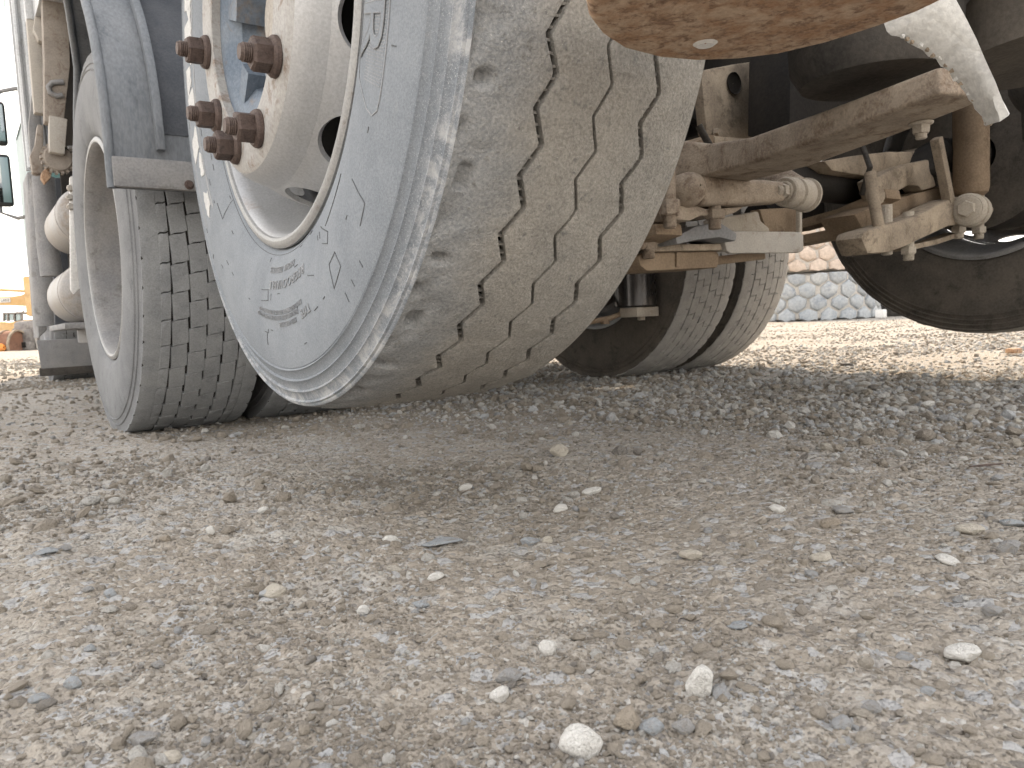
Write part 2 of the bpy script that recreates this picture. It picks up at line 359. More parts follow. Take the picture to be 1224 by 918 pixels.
i = (np.arange(ny-1)[:, None]*nx+np.arange(nx-1)[None, :]).ravel()
quads = np.stack([i, i+1, i+nx+1, i+nx], -1).astype(np.int32)
me = bpy.data.meshes.new('ground'); me.vertices.add(len(co)); me.vertices.foreach_set('co', co.ravel())
me.loops.add(quads.size); me.loops.foreach_set('vertex_index', quads.ravel())
me.polygons.add(len(quads)); me.polygons.foreach_set('loop_start', np.arange(0, quads.size, 4, dtype=np.int32)); me.polygons.foreach_set('loop_total', np.full(len(quads), 4, np.int32))
me.polygons.foreach_set('use_smooth', np.ones(len(quads), bool)); me.update(); me.materials.append(MT['ground'])
ground = bpy.data.objects.new('ground', me); COL.objects.link(ground); ground['kind'] = 'structure'

# ------------------------------------------------------------------ stones
def stone_mat(name, cols, dust=.30):
    m, t, b = new_mat(name); tc = nn(t, 'ShaderNodeTexCoord'); oi = nn(t, 'ShaderNodeObjectInfo')
    cr = nn(t, 'ShaderNodeValToRGB'); cr.color_ramp.interpolation = 'CONSTANT'
    e = cr.color_ramp.elements
    while len(e) < len(cols): e.new(.5)
    for k, c in enumerate(cols): e[k].position = sum(x[1] for x in cols[:k]); e[k].color = rgba(c[0])
    t.links.new(oi.outputs['Random'], cr.inputs[0])
    mp = nn(t, 'ShaderNodeVectorMath'); mp.operation = 'ADD'; t.links.new(tc.outputs['Object'], mp.inputs[0]); t.links.new(oi.outputs['Location'], mp.inputs[1])
    n1 = noise(t, mp.outputs[0], 2.2, 3, .7); n2 = noise(t, mp.outputs[0], 14, 2, .7)
    dn = nn(t, 'ShaderNodeMath'); dn.operation = 'MULTIPLY'; dn.inputs[1].default_value = dust*2.5; t.links.new(ramp(t, n1, .45, .75), dn.inputs[0])
    c = mixc(t, dn.outputs[0], cr.outputs[0], (.34, .30, .25))
    c = mixc(t, ramp(t, n2, .3, .8), mixc(t, .88, (0, 0, 0), c), c)
    t.links.new(c, b.inputs['Base Color']); b.inputs['Roughness'].default_value = .9; b.inputs['Specular IOR Level'].default_value = .2
    bump(t, b, [(n1, .5, .12), (n2, .5, .04)])
    return m
MT['grit'] = stone_mat('gravel_stone', [((.36, .318, .265), .58), ((.335, .30, .258), .17), ((.52, .505, .475), .11), ((.385, .39, .395), .05), ((.25, .232, .212), .04), ((.40, .36, .305), .05)])
MT['grit_pale'] = stone_mat('pale_crushed_stone', [((.62, .605, .575), .5), ((.54, .55, .56), .25), ((.50, .46, .40), .25)], .12)
MT['s_white'] = stone_mat('white_stone', [((.80, .78, .74), 1.)], .10); MT['s_cream'] = stone_mat('cream_stone', [((.62, .57, .49), 1.)], .2)
MT['s_grey'] = stone_mat('grey_stone', [((.36, .355, .35), 1.)]); MT['s_blue'] = stone_mat('blue_grey_stone', [((.41, .435, .46), 1.)]); MT['s_tan'] = stone_mat('tan_stone', [((.40, .345, .28), 1.)])
def stone_mesh(name, seed, sub=2, cuts=7, mats='grit'):
    bm = bmesh.new(); bmesh.ops.create_icosphere(bm, subdivisions=sub, radius=1.)
    r = random.Random(seed)
    planes = [(Vector((r.gauss(0, 1), r.gauss(0, 1), r.gauss(0, 1))).normalized(), r.uniform(.55, .86)) for _ in range(cuts)]
    ph = [r.uniform(0, 9) for _ in range(3)]
    for v in bm.verts:
        p = v.co.copy()
        for n, d in planes:
            k = p.dot(n)
            if k > d: p -= n*(k-d)*.92
        p *= 1+.05*math.sin(p.x*4+ph[0])+.05*math.sin(p.y*5+ph[1])+.04*math.sin(p.z*6+ph[2])
        v.co = p
    me = bpy.data.meshes.new(name); bm.to_mesh(me); bm.free(); me.materials.append(MT[mats])
    me.polygons.foreach_set('use_smooth', [True]*len(me.polygons)); me.set_sharp_from_angle(angle=R_(32)); return me

# the uncountable gravel: grit instanced on points
protos = [bpy.data.objects.new('grit_grain', stone_mesh('grit_grain', 40+k, 1 if k < 3 else 2, 6)) for k in range(6)]+[bpy.data.objects.new('grit_grain', stone_mesh('grit_grain', 60+k, 1, 6, 'grit_pale')) for k in range(3)]
N = 400000
th = R_(YAW)+RNG.uniform(-R_(58), R_(58), N); rr = .40*np.exp(RNG.uniform(0, 1, N)**1.15*math.log(14/.40))
X = CAM[0]+rr*np.sin(th); Y = CAM[1]+rr*np.cos(th)
smin = .0010*np.maximum(1, rr/.62)
S = smin*(1-RNG.uniform(0, .9985, N))**(-1/3.1)
S = np.minimum(S, .011+.004*RNG.uniform(0, 1, N))
dens = .34+1.6*vnoise2(X*2.1, Y*2.1, 21)+.7*vnoise2(X*7, Y*7, 22)
stony = np.clip((X+.75+.25*Y)/1.0, 0, 1)*np.clip((2.2-Y)/1.0, 0, 1)    # loose crushed stone lies behind and under the truck
dens = dens+.50*stony
open_ = np.clip((X-1.0)/.5, 0, 1); dens = dens*(1-.55*open_)
S = S*(1-.35*open_)
keep = RNG.uniform(0, 1, N) < np.clip(dens, .08, 1)
X, Y, S, st = X[keep], Y[keep], S[keep], stony[keep]; n = len(X)
S = S*(1+.45*st*(RNG.uniform(0, 1, n) < .5))
Zp = ground_h(X, Y)+S*np.where(RNG.uniform(0, 1, n) < .5, RNG.uniform(-.5, .2, n), RNG.uniform(-.1, .5, n))
gm = bpy.data.meshes.new('gravel'); gm.vertices.add(n); gm.vertices.foreach_set('co', np.stack([X, Y, Zp], -1).astype(np.float32).ravel())
def attr(nm, typ, arr, key):
    a = gm.attributes.new(nm, typ, 'POINT'); a.data.foreach_set(key, np.ascontiguousarray(arr).ravel())
scl = np.stack([S*RNG.uniform(.8, 1.45, n), S*RNG.uniform(.75, 1.15, n), S*RNG.uniform(.5, .9, n)], -1).astype(np.float32)
rot = np.stack([RNG.normal(0, .35, n), RNG.normal(0, .35, n), RNG.uniform(0, 6.28, n)], -1).astype(np.float32)
attr('scl', 'FLOAT_VECTOR', scl, 'vector'); attr('rot', 'FLOAT_VECTOR', rot, 'vector'); attr('pick', 'INT', np.where(RNG.uniform(0, 1, n) < .08+.50*st, RNG.integers(6, 9, n), RNG.integers(0, 6, n)).astype(np.int32), 'value')
gravel = bpy.data.objects.new('gravel', gm); COL.objects.link(gravel)
tag(gravel, 'fine grey and tan gravel grit strewn over the dusty ground', 'gravel', None, 'stuff')
gt = bpy.data.node_groups.new('gravel_scatter', 'GeometryNodeTree')
gt.interface.new_socket('Geometry', in_out='INPUT', socket_type='NodeSocketGeometry'); gt.interface.new_socket('Geometry', in_out='OUTPUT', socket_type='NodeSocketGeometry')
gi = gt.nodes.new('NodeGroupInput'); go = gt.nodes.new('NodeGroupOutput')
iop = gt.nodes.new('GeometryNodeInstanceOnPoints'); jn = gt.nodes.new('GeometryNodeGeometryToInstance')
for o in protos[::-1]:
    oi = gt.nodes.new('GeometryNodeObjectInfo'); oi.inputs['Object'].default_value = o; gt.links.new(oi.outputs['Geometry'], jn.inputs[0])
def na(nm, typ):
    k = gt.nodes.new('GeometryNodeInputNamedAttribute'); k.data_type = typ; k.inputs[0].default_value = nm; return k.outputs[0]
gt.links.new(gi.outputs[0], iop.inputs['Points']); gt.links.new(jn.outputs[0], iop.inputs['Instance'])
iop.inputs['Pick Instance'].default_value = True
gt.links.new(na('pick', 'INT'), iop.inputs['Instance Index']); gt.links.new(na('scl', 'FLOAT_VECTOR'), iop.inputs['Scale'])
e2r = gt.nodes.new('FunctionNodeEulerToRotation'); gt.links.new(na('rot', 'FLOAT_VECTOR'), e2r.inputs[0]); gt.links.new(e2r.outputs[0], iop.inputs['Rotation'])
gt.links.new(iop.outputs[0], go.inputs[0])
gravel.modifiers.new('scatter', 'NODES').node_group = gt

# ================================================================== TRUCK
truck = empty('truck', (0, 1.34, 0))
tag(truck, 'dusty heavy truck seen from behind its left rear wheels, body silver, cab teal', 'truck')
RT = .51
# ------------------------------------------------------------------ tyres
SW = [(-.126, .290), (-.133, .2985), (-.1405, .304), (-.1465, .316), (-.1515, .335), (-.1552, .362), (-.1565, .39), (-.1555, .42), (-.1525, .445), (-.1510, .4525)]
def xs(r):
    pts = SW+[(-.137, .503)]
    return float(np.interp(r, [p[1] for p in pts], [p[0] for p in pts]))
def sidewall(ridges, last):
    pr = list(SW)
    for rk in ridges:
        x = xs(rk); pr += [(x+.0006, rk-.0022), (x-.0016, rk-.0004), (x-.0016, rk+.0006), (x+.0012, rk+.0020)]
    return pr+last
KR = (.521-.2985)/(.51-.2985)           # the near single tyre stands a little taller than the drive tyres
def taller(r): return .2985+(r-.2985)*KR if r > .2985 else r
def shorter(r): return .2985+(r-.2985)/KR if r > .2985 else r
def rib_tyre():
    b = MB(); nseg = 288
    out = sidewall((.455, .469, .483, .4965), [(-.1375, .5005), (-.1352, .5022)])
    b.lathe(out, nseg, mi=0)
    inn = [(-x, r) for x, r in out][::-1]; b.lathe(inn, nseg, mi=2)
    # groove floor and ribs
    b.lathe([(-.1352, .5022), (-.128, .486), (-.075, .492), (-.066, .4995), (0, .5), (.120, .4985), (.1352, .5022)], nseg, mi=3)
    NZ = 54; NU = NZ*18; u = np.arange(NU)*2*PI/NU; per = (u*NZ/(2*PI)+.15) % 1.
    zig = np.where(per < .5, per*4-1, 3-per*4)                    # -1..1
    zig = np.clip(zig*1.08, -1, 1)
    amp = .0072
    g = [(-.057, .0036), (.008, .0021), (.069, .0034)]            # centre, half width
    def crown(v): return RT-.0055*(np.abs(v)/.135)**3
    edges = [(None, -.1352)]+g+[(None, .1352)]
    for k in range(4):
        if k == 0: vl = np.full(NU, -.1352)
        else: vl = g[k-1][0]+g[k-1][1]+amp*zig*(1 if k != 2 else .9)
        if k == 3: vr = np.full(NU, .1352)
        else: vr = g[k][0]-g[k][1]+amp*zig*(1 if k != 1 else .9)
        nc = 26 if k == 0 else 14 if k == 3 else 9
        cols = []
        fr = np.linspace(0, 1, nc)
        for j, f in enumerate(fr):
            v = vl+(vr-vl)*f
            r = crown(v)+.0012*vnoise2(u*RT*60, v*60+50, 31)+.0009*vnoise2(u*RT*170, v*170+50, 32)
            if k == 0 and j < 13:       # chipped outer shoulder with wear pockets
                e = 1-f/fr[13]
                r = r-.0070*e*np.clip(.15+2.0*vnoise2(u*RT*48, v*45+9, 33), 0, 1)-.003*e*e
                du_ = (((u*RT) % .0843)-.042+.004*np.sin(u*97))
                pk = np.clip(1.5*np.exp(-(du_/.0085)**4-((v+.119)/.0075)**4), 0, 1)
                r = r-.0085*pk
                v = v+.006*e*vnoise2(u*RT*55, v*0+3, 34)*(1 if j > 0 else 0)
            if k == 3 and j > 9:
                e = (f-fr[9])/(1-fr[9]); r = r-.004*e*np.clip(.1+2*vnoise2(u*RT*30, v*25+9, 35), 0, 1)
            if j == 0 and k > 0: r = r-.0008
            if j == nc-1 and k < 3: r = r-.0008
            cols.append((v, r))
        if k > 0: cols = [(cols[0][0]-.0003, np.full(NU, .4975))]+cols
        else: cols[0] = (cols[0][0], np.full(NU, .5022))
        if k < 3: cols = cols+[(cols[-1][0]+.0003, np.full(NU, .4975))]
        else: cols[-1] = (cols[-1][0], np.full(NU, .5022))
        m = len(cols); V = np.stack([c[0] for c in cols], 1); Rr = np.stack([c[1] for c in cols], 1)
        P = np.stack([V, Rr*np.cos(u)[:, None], Rr*np.sin(u)[:, None]], -1).reshape(-1, 3)
        fs = [(i*m+a, ((i+1) % NU)*m+a, ((i+1) % NU)*m+a+1, i*m+a+1) for i in range(NU) for a in range(m-1)]
        b.add(P.tolist(), fs, 1)
    # ladder rungs in the grooves
    for gi_, (c, hw) in enumerate(g):
        for k in range(NZ*6):
            if gi_ == 1 and (k*7) % 5 < 2: continue
            a = 2*PI*(k+.5)/(NZ*6); pp = (a*NZ/(2*PI)+.15) % 1.; z = pp*4-1 if pp < .5 else 3-pp*4; z = max(-1, min(1, z*1.08))
            v = c+amp*z*(.9 if gi_ == 1 else 1); du = .0012; r = .5046-.0012*random.random()
            for_ = []
            for s1 in (-1, 1):
                for s2 in (-1, 1):
                    for rr2 in (.497, r): q = a+s1*du/RT; for_.append((v+s2*hw*1.1, rr2*math.cos(q), rr2*math.sin(q)))
            b.add(for_, [(1, 3, 7, 5), (0, 1, 5, 4), (2, 6, 7, 3), (0, 2, 3, 1), (4, 5, 7, 6)], 1)
    v = np.array(b.v); r = np.hypot(v[:, 1], v[:, 2]); k = np.where(r > .2985, (.2985+(r-.2985)*KR)/r, 1.); v[:, 1] *= k; v[:, 2] *= k; b.v = [tuple(q) for q in v]
    return b
def drive_tyre():
    b = MB(); out = sidewall((.462, .478), [(-.1400, .490), (-.1393, .5025)]); nseg = 192
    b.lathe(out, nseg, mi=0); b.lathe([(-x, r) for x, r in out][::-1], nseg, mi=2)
    b.lathe([(-.1393, .5025), (-.125, .5015), (0, .5025), (.125, .5015), (.1393, .5025)], nseg, mi=3)
    NP = 48; P = 2*PI/NP
    vb = [-.1395, -.102, -.079, -.040, .000, .040, .079, .102, .1395]
    off = [0, .15, .15, .45, .75, 1.05, 1.35, 1.35, 0]
    def crown(v): return RT-.004*(abs(v)/.139)**3
    for c in range(8):
        a, d = vb[c], vb[c+1]
        if c in (0, 7):      # closed shoulder ribs
            nu = NP*6
            V = [(a, .5025), (a, crown(a)-.0015), (a+(.003 if c == 0 else .0), crown(a)), ((a+d)/2, crown((a+d)/2)), (d-(.003 if c == 7 else 0), crown(d)), (d, crown(d)-.0015), (d, .5025)]
            vs = []; fs = []; m = len(V)
            for i in range(nu):
                q = 2*PI*i/nu
                for j, (v, r) in enumerate(V):
                    e = 0
                    edge = j < 3 if c == 0 else j > 3
                    if edge and i % 6 == 0: e = -.004
                    r2 = r+e+.0008*float(vnoise2(np.array(i*.9), np.array(j*3.+c), 51))
                    vs.append((v, r2*math.cos(q), r2*math.sin(q)))
            fs = [(i*m+k, ((i+1) % nu)*m+k, ((i+1) % nu)*m+k+1, i*m+k+1) for i in range(nu) for k in range(m-1)]
            b.add(vs, fs, 1); continue
        gl = .0016 if c not in (4,) else .0008; gr_ = .0016 if c != 3 else .0008
        if c == 1: gl = 0
        if c == 6: gr_ = 0
        gu = .0016/RT
        for k in range(NP):
            u0 = (k+off[c])*P+gu; u1 = (k+1+off[c])*P-gu
            dv = .0045; sk = -.011/RT*(d-a)/.04
            nu, nv = 4, 5; top = []
            for inset, drop in ((0, .0075), (0, .0009), (.0009, 0)):
                grid = []
                for iu in range(nu):
                    for iv in range(nv):
                        s, t_ = iu/(nu-1), iv/(nv-1)
                        shift = dv*(s-.5) if c not in (1, 6) else 0
                        vl_ = a+gl+inset+(shift if c != 1 else 0)+(dv*(s-.5) if False else 0); vr_ = d-gr_-inset+(shift if c != 6 else 0)
                        v = vl_+(vr_-vl_)*t_
                        uu = u0+inset/RT+(u1-u0-2*inset/RT)*s+sk*(t_-.5)+-.0016/RT*math.sin(2*PI*t_)
                        r = crown(v)-drop+(.0009*math.sin(k*12.9898+c*78.2) if drop < .005 else 0)
                        grid.append((v, r*math.cos(uu), r*math.sin(uu)))
                top.append(grid)
            per = [iv for iv in range(nv)]+[iu*nv+nv-1 for iu in range(1, nu)]+[(nu-1)*nv+iv for iv in range(nv-2, -1, -1)]+[iu*nv for iu in range(nu-2, 0, -1)]
            o = nu*nv; L = len(per); vs = [g[i] for g in (top[0], top[1]) for i in per]+top[2]
            fs = []
            for i in range(L):
                j = (i+1) % L
                fs.append((j, i, L+i, L+j)); fs.append((L+j, L+i, 2*L+per[i], 2*L+per[j]))
            for iu in range(nu-1):
                for iv in range(nv-1): q = 2*L+iu*nv+iv; fs.append((q, q+1, q+nv+1, q+nv))
            b.add(vs, fs, 1)
    # carry the load: flat contact patch and bulging sidewalls
    LOAD = .497
    vs = []
    for (x, y, z) in b.v:
        k = max(0, min(1, (-z-.30)/.2)); x *= 1+.05*k*k
        if z < -LOAD: z = -LOAD-(-z-LOAD)*.06
        vs.append((x, y, z))
    b.v = vs
    return b
TAGX, TAGZ, DZ, DY = -1.05, .661, .490, 1.3416
def fix_normals(o):
    bm = bmesh.new(); bm.from_mesh(o.data); bmesh.ops.recalc_face_normals(bm, faces=bm.faces); bm.to_mesh(o.data); bm.free()

# ------------------------------------------------------------------ wheels
HOLES = 10
def disc_rim(b):
    "outset steel disc with hand holes, bolted flange and rim barrel; slots: 0 paint, 1 rusty flange"
    # rim barrel and lip (outer), drop centre, inner lip
    b.lathe([(-.1395, .2835), (-.1430, .2850), (-.1445, .2890), (-.1435, .2945), (-.1405, .2985), (-.1365, .2985), (-.131, .293), (-.126, .288)], 160, mi=2)
    b.lathe([(-.1395, .2835), (-.134, .2795), (-.120, .2765), (-.095, .2745), (-.07, .262), (-.04, .250), (.04, .250), (.07, .262), (.10, .2745), (.135, .280), (.142, .285), (.1445, .289), (.1405, .2985), (.131, .293)], 160)
    # flange with bolt circle
    b.lathe([(-.162, .1405), (-.179, .1405), (-.1805, .1425), (-.181, .150), (-.181, .186), (-.1795, .1935), (-.1755, .2005)], 160, mi=1)
    prof = [(-.1755, .2005), (-.168, .207), (-.156, .2125), (-.140, .2175)]
    b.lathe(prof, 160)
    # holed cone
    s0, s1 = (-.140, .2175), (-.062, .2455); NS = 40
    b.lathe([s1, (-.055, .2485), (-.045, .2500)], 160)
    def cone(th, t): x = s0[0]+(s1[0]-s0[0])*t; r = s0[1]+(s1[1]-s0[1])*t+.004*math.sin(PI*t); return (x, r*math.cos(th), r*math.sin(th))
    def cone_in(th, t):
        x = s0[0]+(s1[0]-s0[0])*t+.006; r = s0[1]+(s1[1]-s0[1])*t+.004*math.sin(PI*t)-.0045; return (x, r*math.cos(th), r*math.sin(th))
    for h in range(HOLES):
        tc = HOLE0+2*PI*h/HOLES; hw = PI/HOLES
        vs = []; fs = []
        sq = []
        q = NS//4
        for i in range(q): sq.append((-1+2*i/q, -1))
        for i in range(q): sq.append((1, -1+2*i/q))
        for i in range(q): sq.append((1-2*i/q, 1))
        for i in range(q): sq.append((-1, 1-2*i/q))
        ey = .43          # hole half extents (angle, slope)
        ea = .0400/.232
        for (x, y) in sq:
            ang = math.atan2(y, x); cx_, sy_ = math.cos(ang), math.sin(ang)
            o = (tc+hw*x, .5+.5*y); i_ = (tc+ea*cx_, .50+ey*sy_)
            for f in (0, .25, .55, .8, 1.): vs.append(cone(o[0]+(i_[0]-o[0])*f, o[1]+(i_[1]-o[1])*f))
            vs.append(cone_in(*i_))
        n = len(sq)
        for i in range(n):
            j = (i+1) % n
            for k in range(5): fs.append((i*6+k, j*6+k, j*6+k+1, i*6+k+1))
        b.add(vs, fs)
    return b
def dish_rim(b):
    "inset disc of a twin wheel seen from outside"
    b.lathe([(-.1395, .2835), (-.1430, .2850), (-.1445, .2890), (-.1435, .2945), (-.1405, .2985), (-.1365, .2985), (-.131, .293), (-.126, .288)], 128, mi=2)
    b.lathe([(-.1395, .2835), (-.134, .2795), (-.120, .2765), (-.095, .2745), (-.03, .262), (.03, .255), (.06, .25), (.10, .225), (.115, .19), (.118, .14), (.118, .10), (.05, .098), (.045, .02)], 128, mi=1)
    b.lathe([(.03, .255), (.07, .262), (.10, .2745), (.135, .280), (.142, .285), (.1445, .289), (.1405, .2985), (.131, .293)], 128)
    return b
PHI = -17.93
HOLE0 = 0.
tag_a0 = math.atan2(-math.cos(R_(PHI)), -math.sin(R_(PHI)))   # direction of one stud in (y,z)
HOLE0 = tag_a0+PI/10
rib_mesh = None; drv_mesh = None
def wheel(x, y, z, kind, right=False, toe=0., label=None):
    "wheel part: steel wheel, with tyre, hub and nuts as sub-parts"
    global rib_mesh, drv_mesh
    b = MB()
    if kind == 'tag': disc_rim(b)
    else: dish_rim(b)
    o = b.build('wheel', ['rim', 'rimrust' if kind == 'tag' else 'greypaint', 'lip'], None, ang=30); fix_normals(o)
    o.parent = truck; o.location = (x, y-1.34, z); o.rotation_euler = (0, 0, (PI if right else 0)+toe)
    if label: o['label'] = label
    if kind == 'tag':
        if rib_mesh is None:
            t = rib_tyre().build('tyre', ['sidewall', 'tread', 'innerwall', 'groove'], None, ang=50); fix_normals(t); t.data.set_sharp_from_angle(angle=R_(50)); rib_mesh = t.data
        else: t = bpy.data.objects.new('tyre', rib_mesh); COL.objects.link(t)
    else:
        if drv_mesh is None:
            t = drive_tyre().build('tyre', ['sidewall_drive', 'tread_drive', 'innerwall', 'groove'], None, ang=40); fix_normals(t); t.data.set_sharp_from_angle(angle=R_(40)); drv_mesh = t.data
        else: t = bpy.data.objects.new('tyre', drv_mesh); COL.objects.link(t)
    t.parent = o
    return o
TOE = R_(-1.8)
tagL = wheel(TAGX, 0, TAGZ, 'tag', toe=TOE, label='lifted single wheel with bald ribbed tyre nearest the camera')
tagR = wheel(1.05, 0, TAGZ, 'tag', right=True, label='lifted single wheel on the far side, its dark inner sidewall showing')
tagR.data.materials[0] = MT['greypaint']
dLo = wheel(-1.075, DY, DZ, 'drive', label='outer wheel of the near twin pair with block tread')
dLi = wheel(-.735, DY, DZ, 'drive', label='inner wheel of the near twin pair')
dRi = wheel(.735, DY, DZ, 'drive', right=True, label='inner wheel of the far twin pair')
dRo = wheel(1.075, DY, DZ, 'drive', right=True, label='outer wheel of the far twin pair')
pale = drv_mesh.copy(); pale.materials[1] = MT['tread_bounce']     # brighter tread copy paints bounce light onto the far pair
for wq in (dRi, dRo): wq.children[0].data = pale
stL = wheel(-.95, 4.70, DZ, 'drive', label='steering wheel behind its mud flap')
stR = wheel(.95, 4.70, DZ, 'drive', right=True)
def child(b, name, mats, par, **k):
    o = b.build(name, mats, None, **k); o.parent = par; return o
# hub and nuts of the near single wheel
def hub_nuts(par):
    b = MB()
    b.lathe([(-.130, .002), (-.130, .050), (-.128, .054), (-.120, .056), (-.117, .060), (-.117, .078), (-.122, .084), (-.150, .094), (-.164, .118), (-.168, .128), (-.168, .1395), (-.10, .1395)], 80)
    for k in range(5):
        a = 2*PI*k/5+.4
        rot = Matrix.Rotation(a, 3, 'X')
        b.box(rot @ Vector((-.138, .098, 0)), (.05, .05, .03), rot)
    h = child(b, 'hub', 'hub', par, ang=35); fix_normals(h)
    b = MB(); b.lathe([(-.1335, .0), (-.1335, .044), (-.130, .048)], 48); child(b, 'hub_cap', 'galv', par)
    nb = MB(); nb.hexnut((0, 0, 0), (-1, 0, 0), .033, .021, .0235, .0085, .0108, .0125)
    first = None
    for k in range(10):
        a = R_(PHI+36*k)
        loc = (-.181, -.1675*math.sin(a), -.1675*math.cos(a))
        if first is None: o = nb.build('wheel_nut', 'nut', None, ang=28); fix_normals(o); first = o
        else: o = first.copy(); COL.objects.link(o)
        o.parent = par; o.location = loc; o.rotation_euler = (random.uniform(0, 6), 0, 0)
hub_nuts(tagL)
# brake drum behind the disc
b = MB(); b.lathe([(-.05, .0), (-.05, .19), (-.045, .205), (.12, .208), (.125, .19), (.125, .0)], 64); child(b, 'brake_drum', 'black', tagL)
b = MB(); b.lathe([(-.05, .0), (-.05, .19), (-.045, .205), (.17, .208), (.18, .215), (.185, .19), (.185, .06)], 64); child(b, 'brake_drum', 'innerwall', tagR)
for wq in (dLo, dRo):
    b = MB(); b.lathe([(.10, .20), (.04, .20), (.03, .13), (-.02, .125), (-.03, .11), (-.03, .0)], 48); child(b, 'hub', 'dust', wq)
# --- lettering and marks moulded on the near sidewall
wm = wmat(tagL); wmi = wm.inverted()
def rt(px, py):
    p = wmi @ at(px, py, X=-1.20); r = math.hypot(p.y, p.z)
    x = wm @ Vector((xs(max(.3, min(.5, shorter(r)))), p.y, p.z)); p = wmi @ at(px, py, X=x.x)
    return math.hypot(p.y, p.z), math.atan2(-p.y, -p.z)          # radius, angle from the bottom (+ to the rear)
def on_wall(r, t, h): return (xs(max(.29, min(.502, shorter(r))))-h, -r*math.sin(t), -r*math.cos(t))
def text_mesh(b, s, r0, t0, size, raise_=.0009, outward=True, mi=0, width=1.0, outline=0):
    cu = bpy.data.curves.new('lettering', 'FONT'); cu.body = s; cu.size = size; cu.align_x = 'CENTER'; cu.align_y = 'CENTER'; cu.extrude = .0005; cu.resolution_u = 3
    if outline: cu.fill_mode = 'NONE'; cu.extrude = 0; cu.bevel_depth = outline; cu.bevel_resolution = 0
    to = bpy.data.objects.new('lettering', cu); me = bpy.data.meshes.new_from_object(to)
    bm = bmesh.new(); bm.from_mesh(me); bmesh.ops.subdivide_edges(bm, edges=[e for e in bm.edges if e.calc_length() > .012], cuts=2)
    bm.verts.ensure_lookup_table(); bm.verts.index_update(); sg = 1 if outward else -1
    vs = [on_wall(r0+sg*v.co.y, t0-sg*v.co.x*width/r0, raise_+v.co.z) for v in bm.verts]
    b.add(vs, [tuple(v.index for v in f.verts) for f in bm.faces], mi); bm.free()
    bpy.data.meshes.remove(me); bpy.data.objects.remove(to); bpy.data.curves.remove(cu)
def strip(b, pts, wd, h=.0009, mi=0):
    "thin raised line along (r,t) points"
    n = len(pts); vs = []; fs = []
    for i in range(n):
        a, c = pts[max(0, i-1)], pts[min(n-1, i+1)]
        dr, dt = c[0]-a[0], (c[1]-a[1])*pts[i][0]; L = math.hypot(dr, dt) or 1; nr, ntt = -dt/L, dr/L
        for s_ in (-1, 1):
            r, t = pts[i][0]+nr*s_*wd/2, pts[i][1]+ntt*s_*wd/2/pts[i][0]
            vs += [on_wall(r, t, -.0005), on_wall(r, t, h)]
    for i in range(n-1):
        o = i*4; fs += [(o+1, o+3, o+7, o+5), (o, o+1, o+5, o+4), (o+2, o+6, o+7, o+3)]
    fs += [(0, 2, 3, 1), (4*n-4, 4*n-3, 4*n-1, 4*n-2)]
    b.add(vs, fs, mi)
def pline(pxs, k=6):
    q = [rt(*p) for p in pxs]; out = []
    for a, c in zip(q[:-1], q[1:]):
        for i in range(k): out.append((a[0]+(c[0]-a[0])*i/k, a[1]+(c[1]-a[1])*i/k))
    return out+[q[-1]]
MT['letter'] = weathered('moulded_letter_rubber', (.17, .18, .195), (.29, .30, .31), .5, None, .2, .8, 0, 20, 420, .0003)
MT['letterw'] = weathered('pale_letter_paint', (.58, .58, .57), (.50, .50, .49), .4, None, .2, .8, 0, 20, 300, .0003)
MT['markline'] = weathered('dark_mould_line', (.075, .08, .088), (.12, .125, .13), .4, None, .2, .9, 0, 20, 300, .0002)
for (txt, px_, py_, sz, wd_) in (('REGROOVABLE', 343, 337, .017, 1.25), ('RADIAL TUBELESS', 338, 321, .012, 1.05), ('MAX LOAD SINGLE 3750 KG AT 850 KPA COLD', 335, 373, .0085, 1.), ('MAX LOAD DUAL 3350 KG AT 850 KPA COLD', 332, 380, .0085, 1.), ('TYPE', 366, 371, .016, 1.), ('STEEL CORD PLIES', 345, 386, .0085, 1.)):
    b = MB(); r_, t_ = rt(px_, py_); text_mesh(b, txt, r_, t_, sz, .0007, width=wd_); o = child(b, 'sidewall_lettering', 'letter', tagL, smooth=False)
b = MB()
for q in ([(395, 316), (402, 301), (408, 318), (400, 345), (395, 316)], [(424, 214), (437, 243), (431, 270)], [(385, 271), (394, 277), (394, 291), (387, 291)],
          [(313, 346), (321, 346), (321, 359), (313, 359)], [(317, 396), (320, 397), (321, 412)], [(411, 208), (400, 245), (391, 270)],
          [(262, 243), (268, 262), (286, 222)], [(369, 329), (376, 329)]): strip(b, pline(q), .0011, .0006)
rr0 = random.Random(5)
for k in range(46):           # short mould vents
    r0 = rr0.choice([.312, .335, .36, .385, .41, .436]); t0 = rr0.uniform(-1.6, 1.7); L = rr0.choice([.006, .009, .012])
    hr = rr0.random() < .3
    strip(b, [(r0, t0), (r0+L, t0)] if hr else [(r0, t0), (r0, t0+L/r0)], .0011, .0006)
strip(b, [(.3075, t) for t in np.linspace(-2, 2.2, 120)], .0007, .0003)
child(b, 'mould_lines', 'markline', tagL, smooth=False)
b = MB()                        # hatched brand panel with outlined letters, rear side
rA, tA = rt(432, 60); rB, tB = rt(478, 60); rC, tC = rt(459, 150)
rin, rout = .322, .400
t1 = tC; t2 = t1+1.25
outl = [(rin, t2), (rin, t1+.13), (rin+.012, t1+.06), (rin+.05, t1+.005), (rout-.012, t1), (rout-.002, t1+.02), (rout, t1+.05), (rout, t2)]
sm = []
for a, c in zip(outl[:-1], outl[1:]):
    k = max(3, int(abs(c[1]-a[1])*60)); sm += [(a[0]+(c[0]-a[0])*i/k, a[1]+(c[1]-a[1])*i/k) for i in range(k)]
strip(b, sm+[outl[-1]], .0013, .0008)
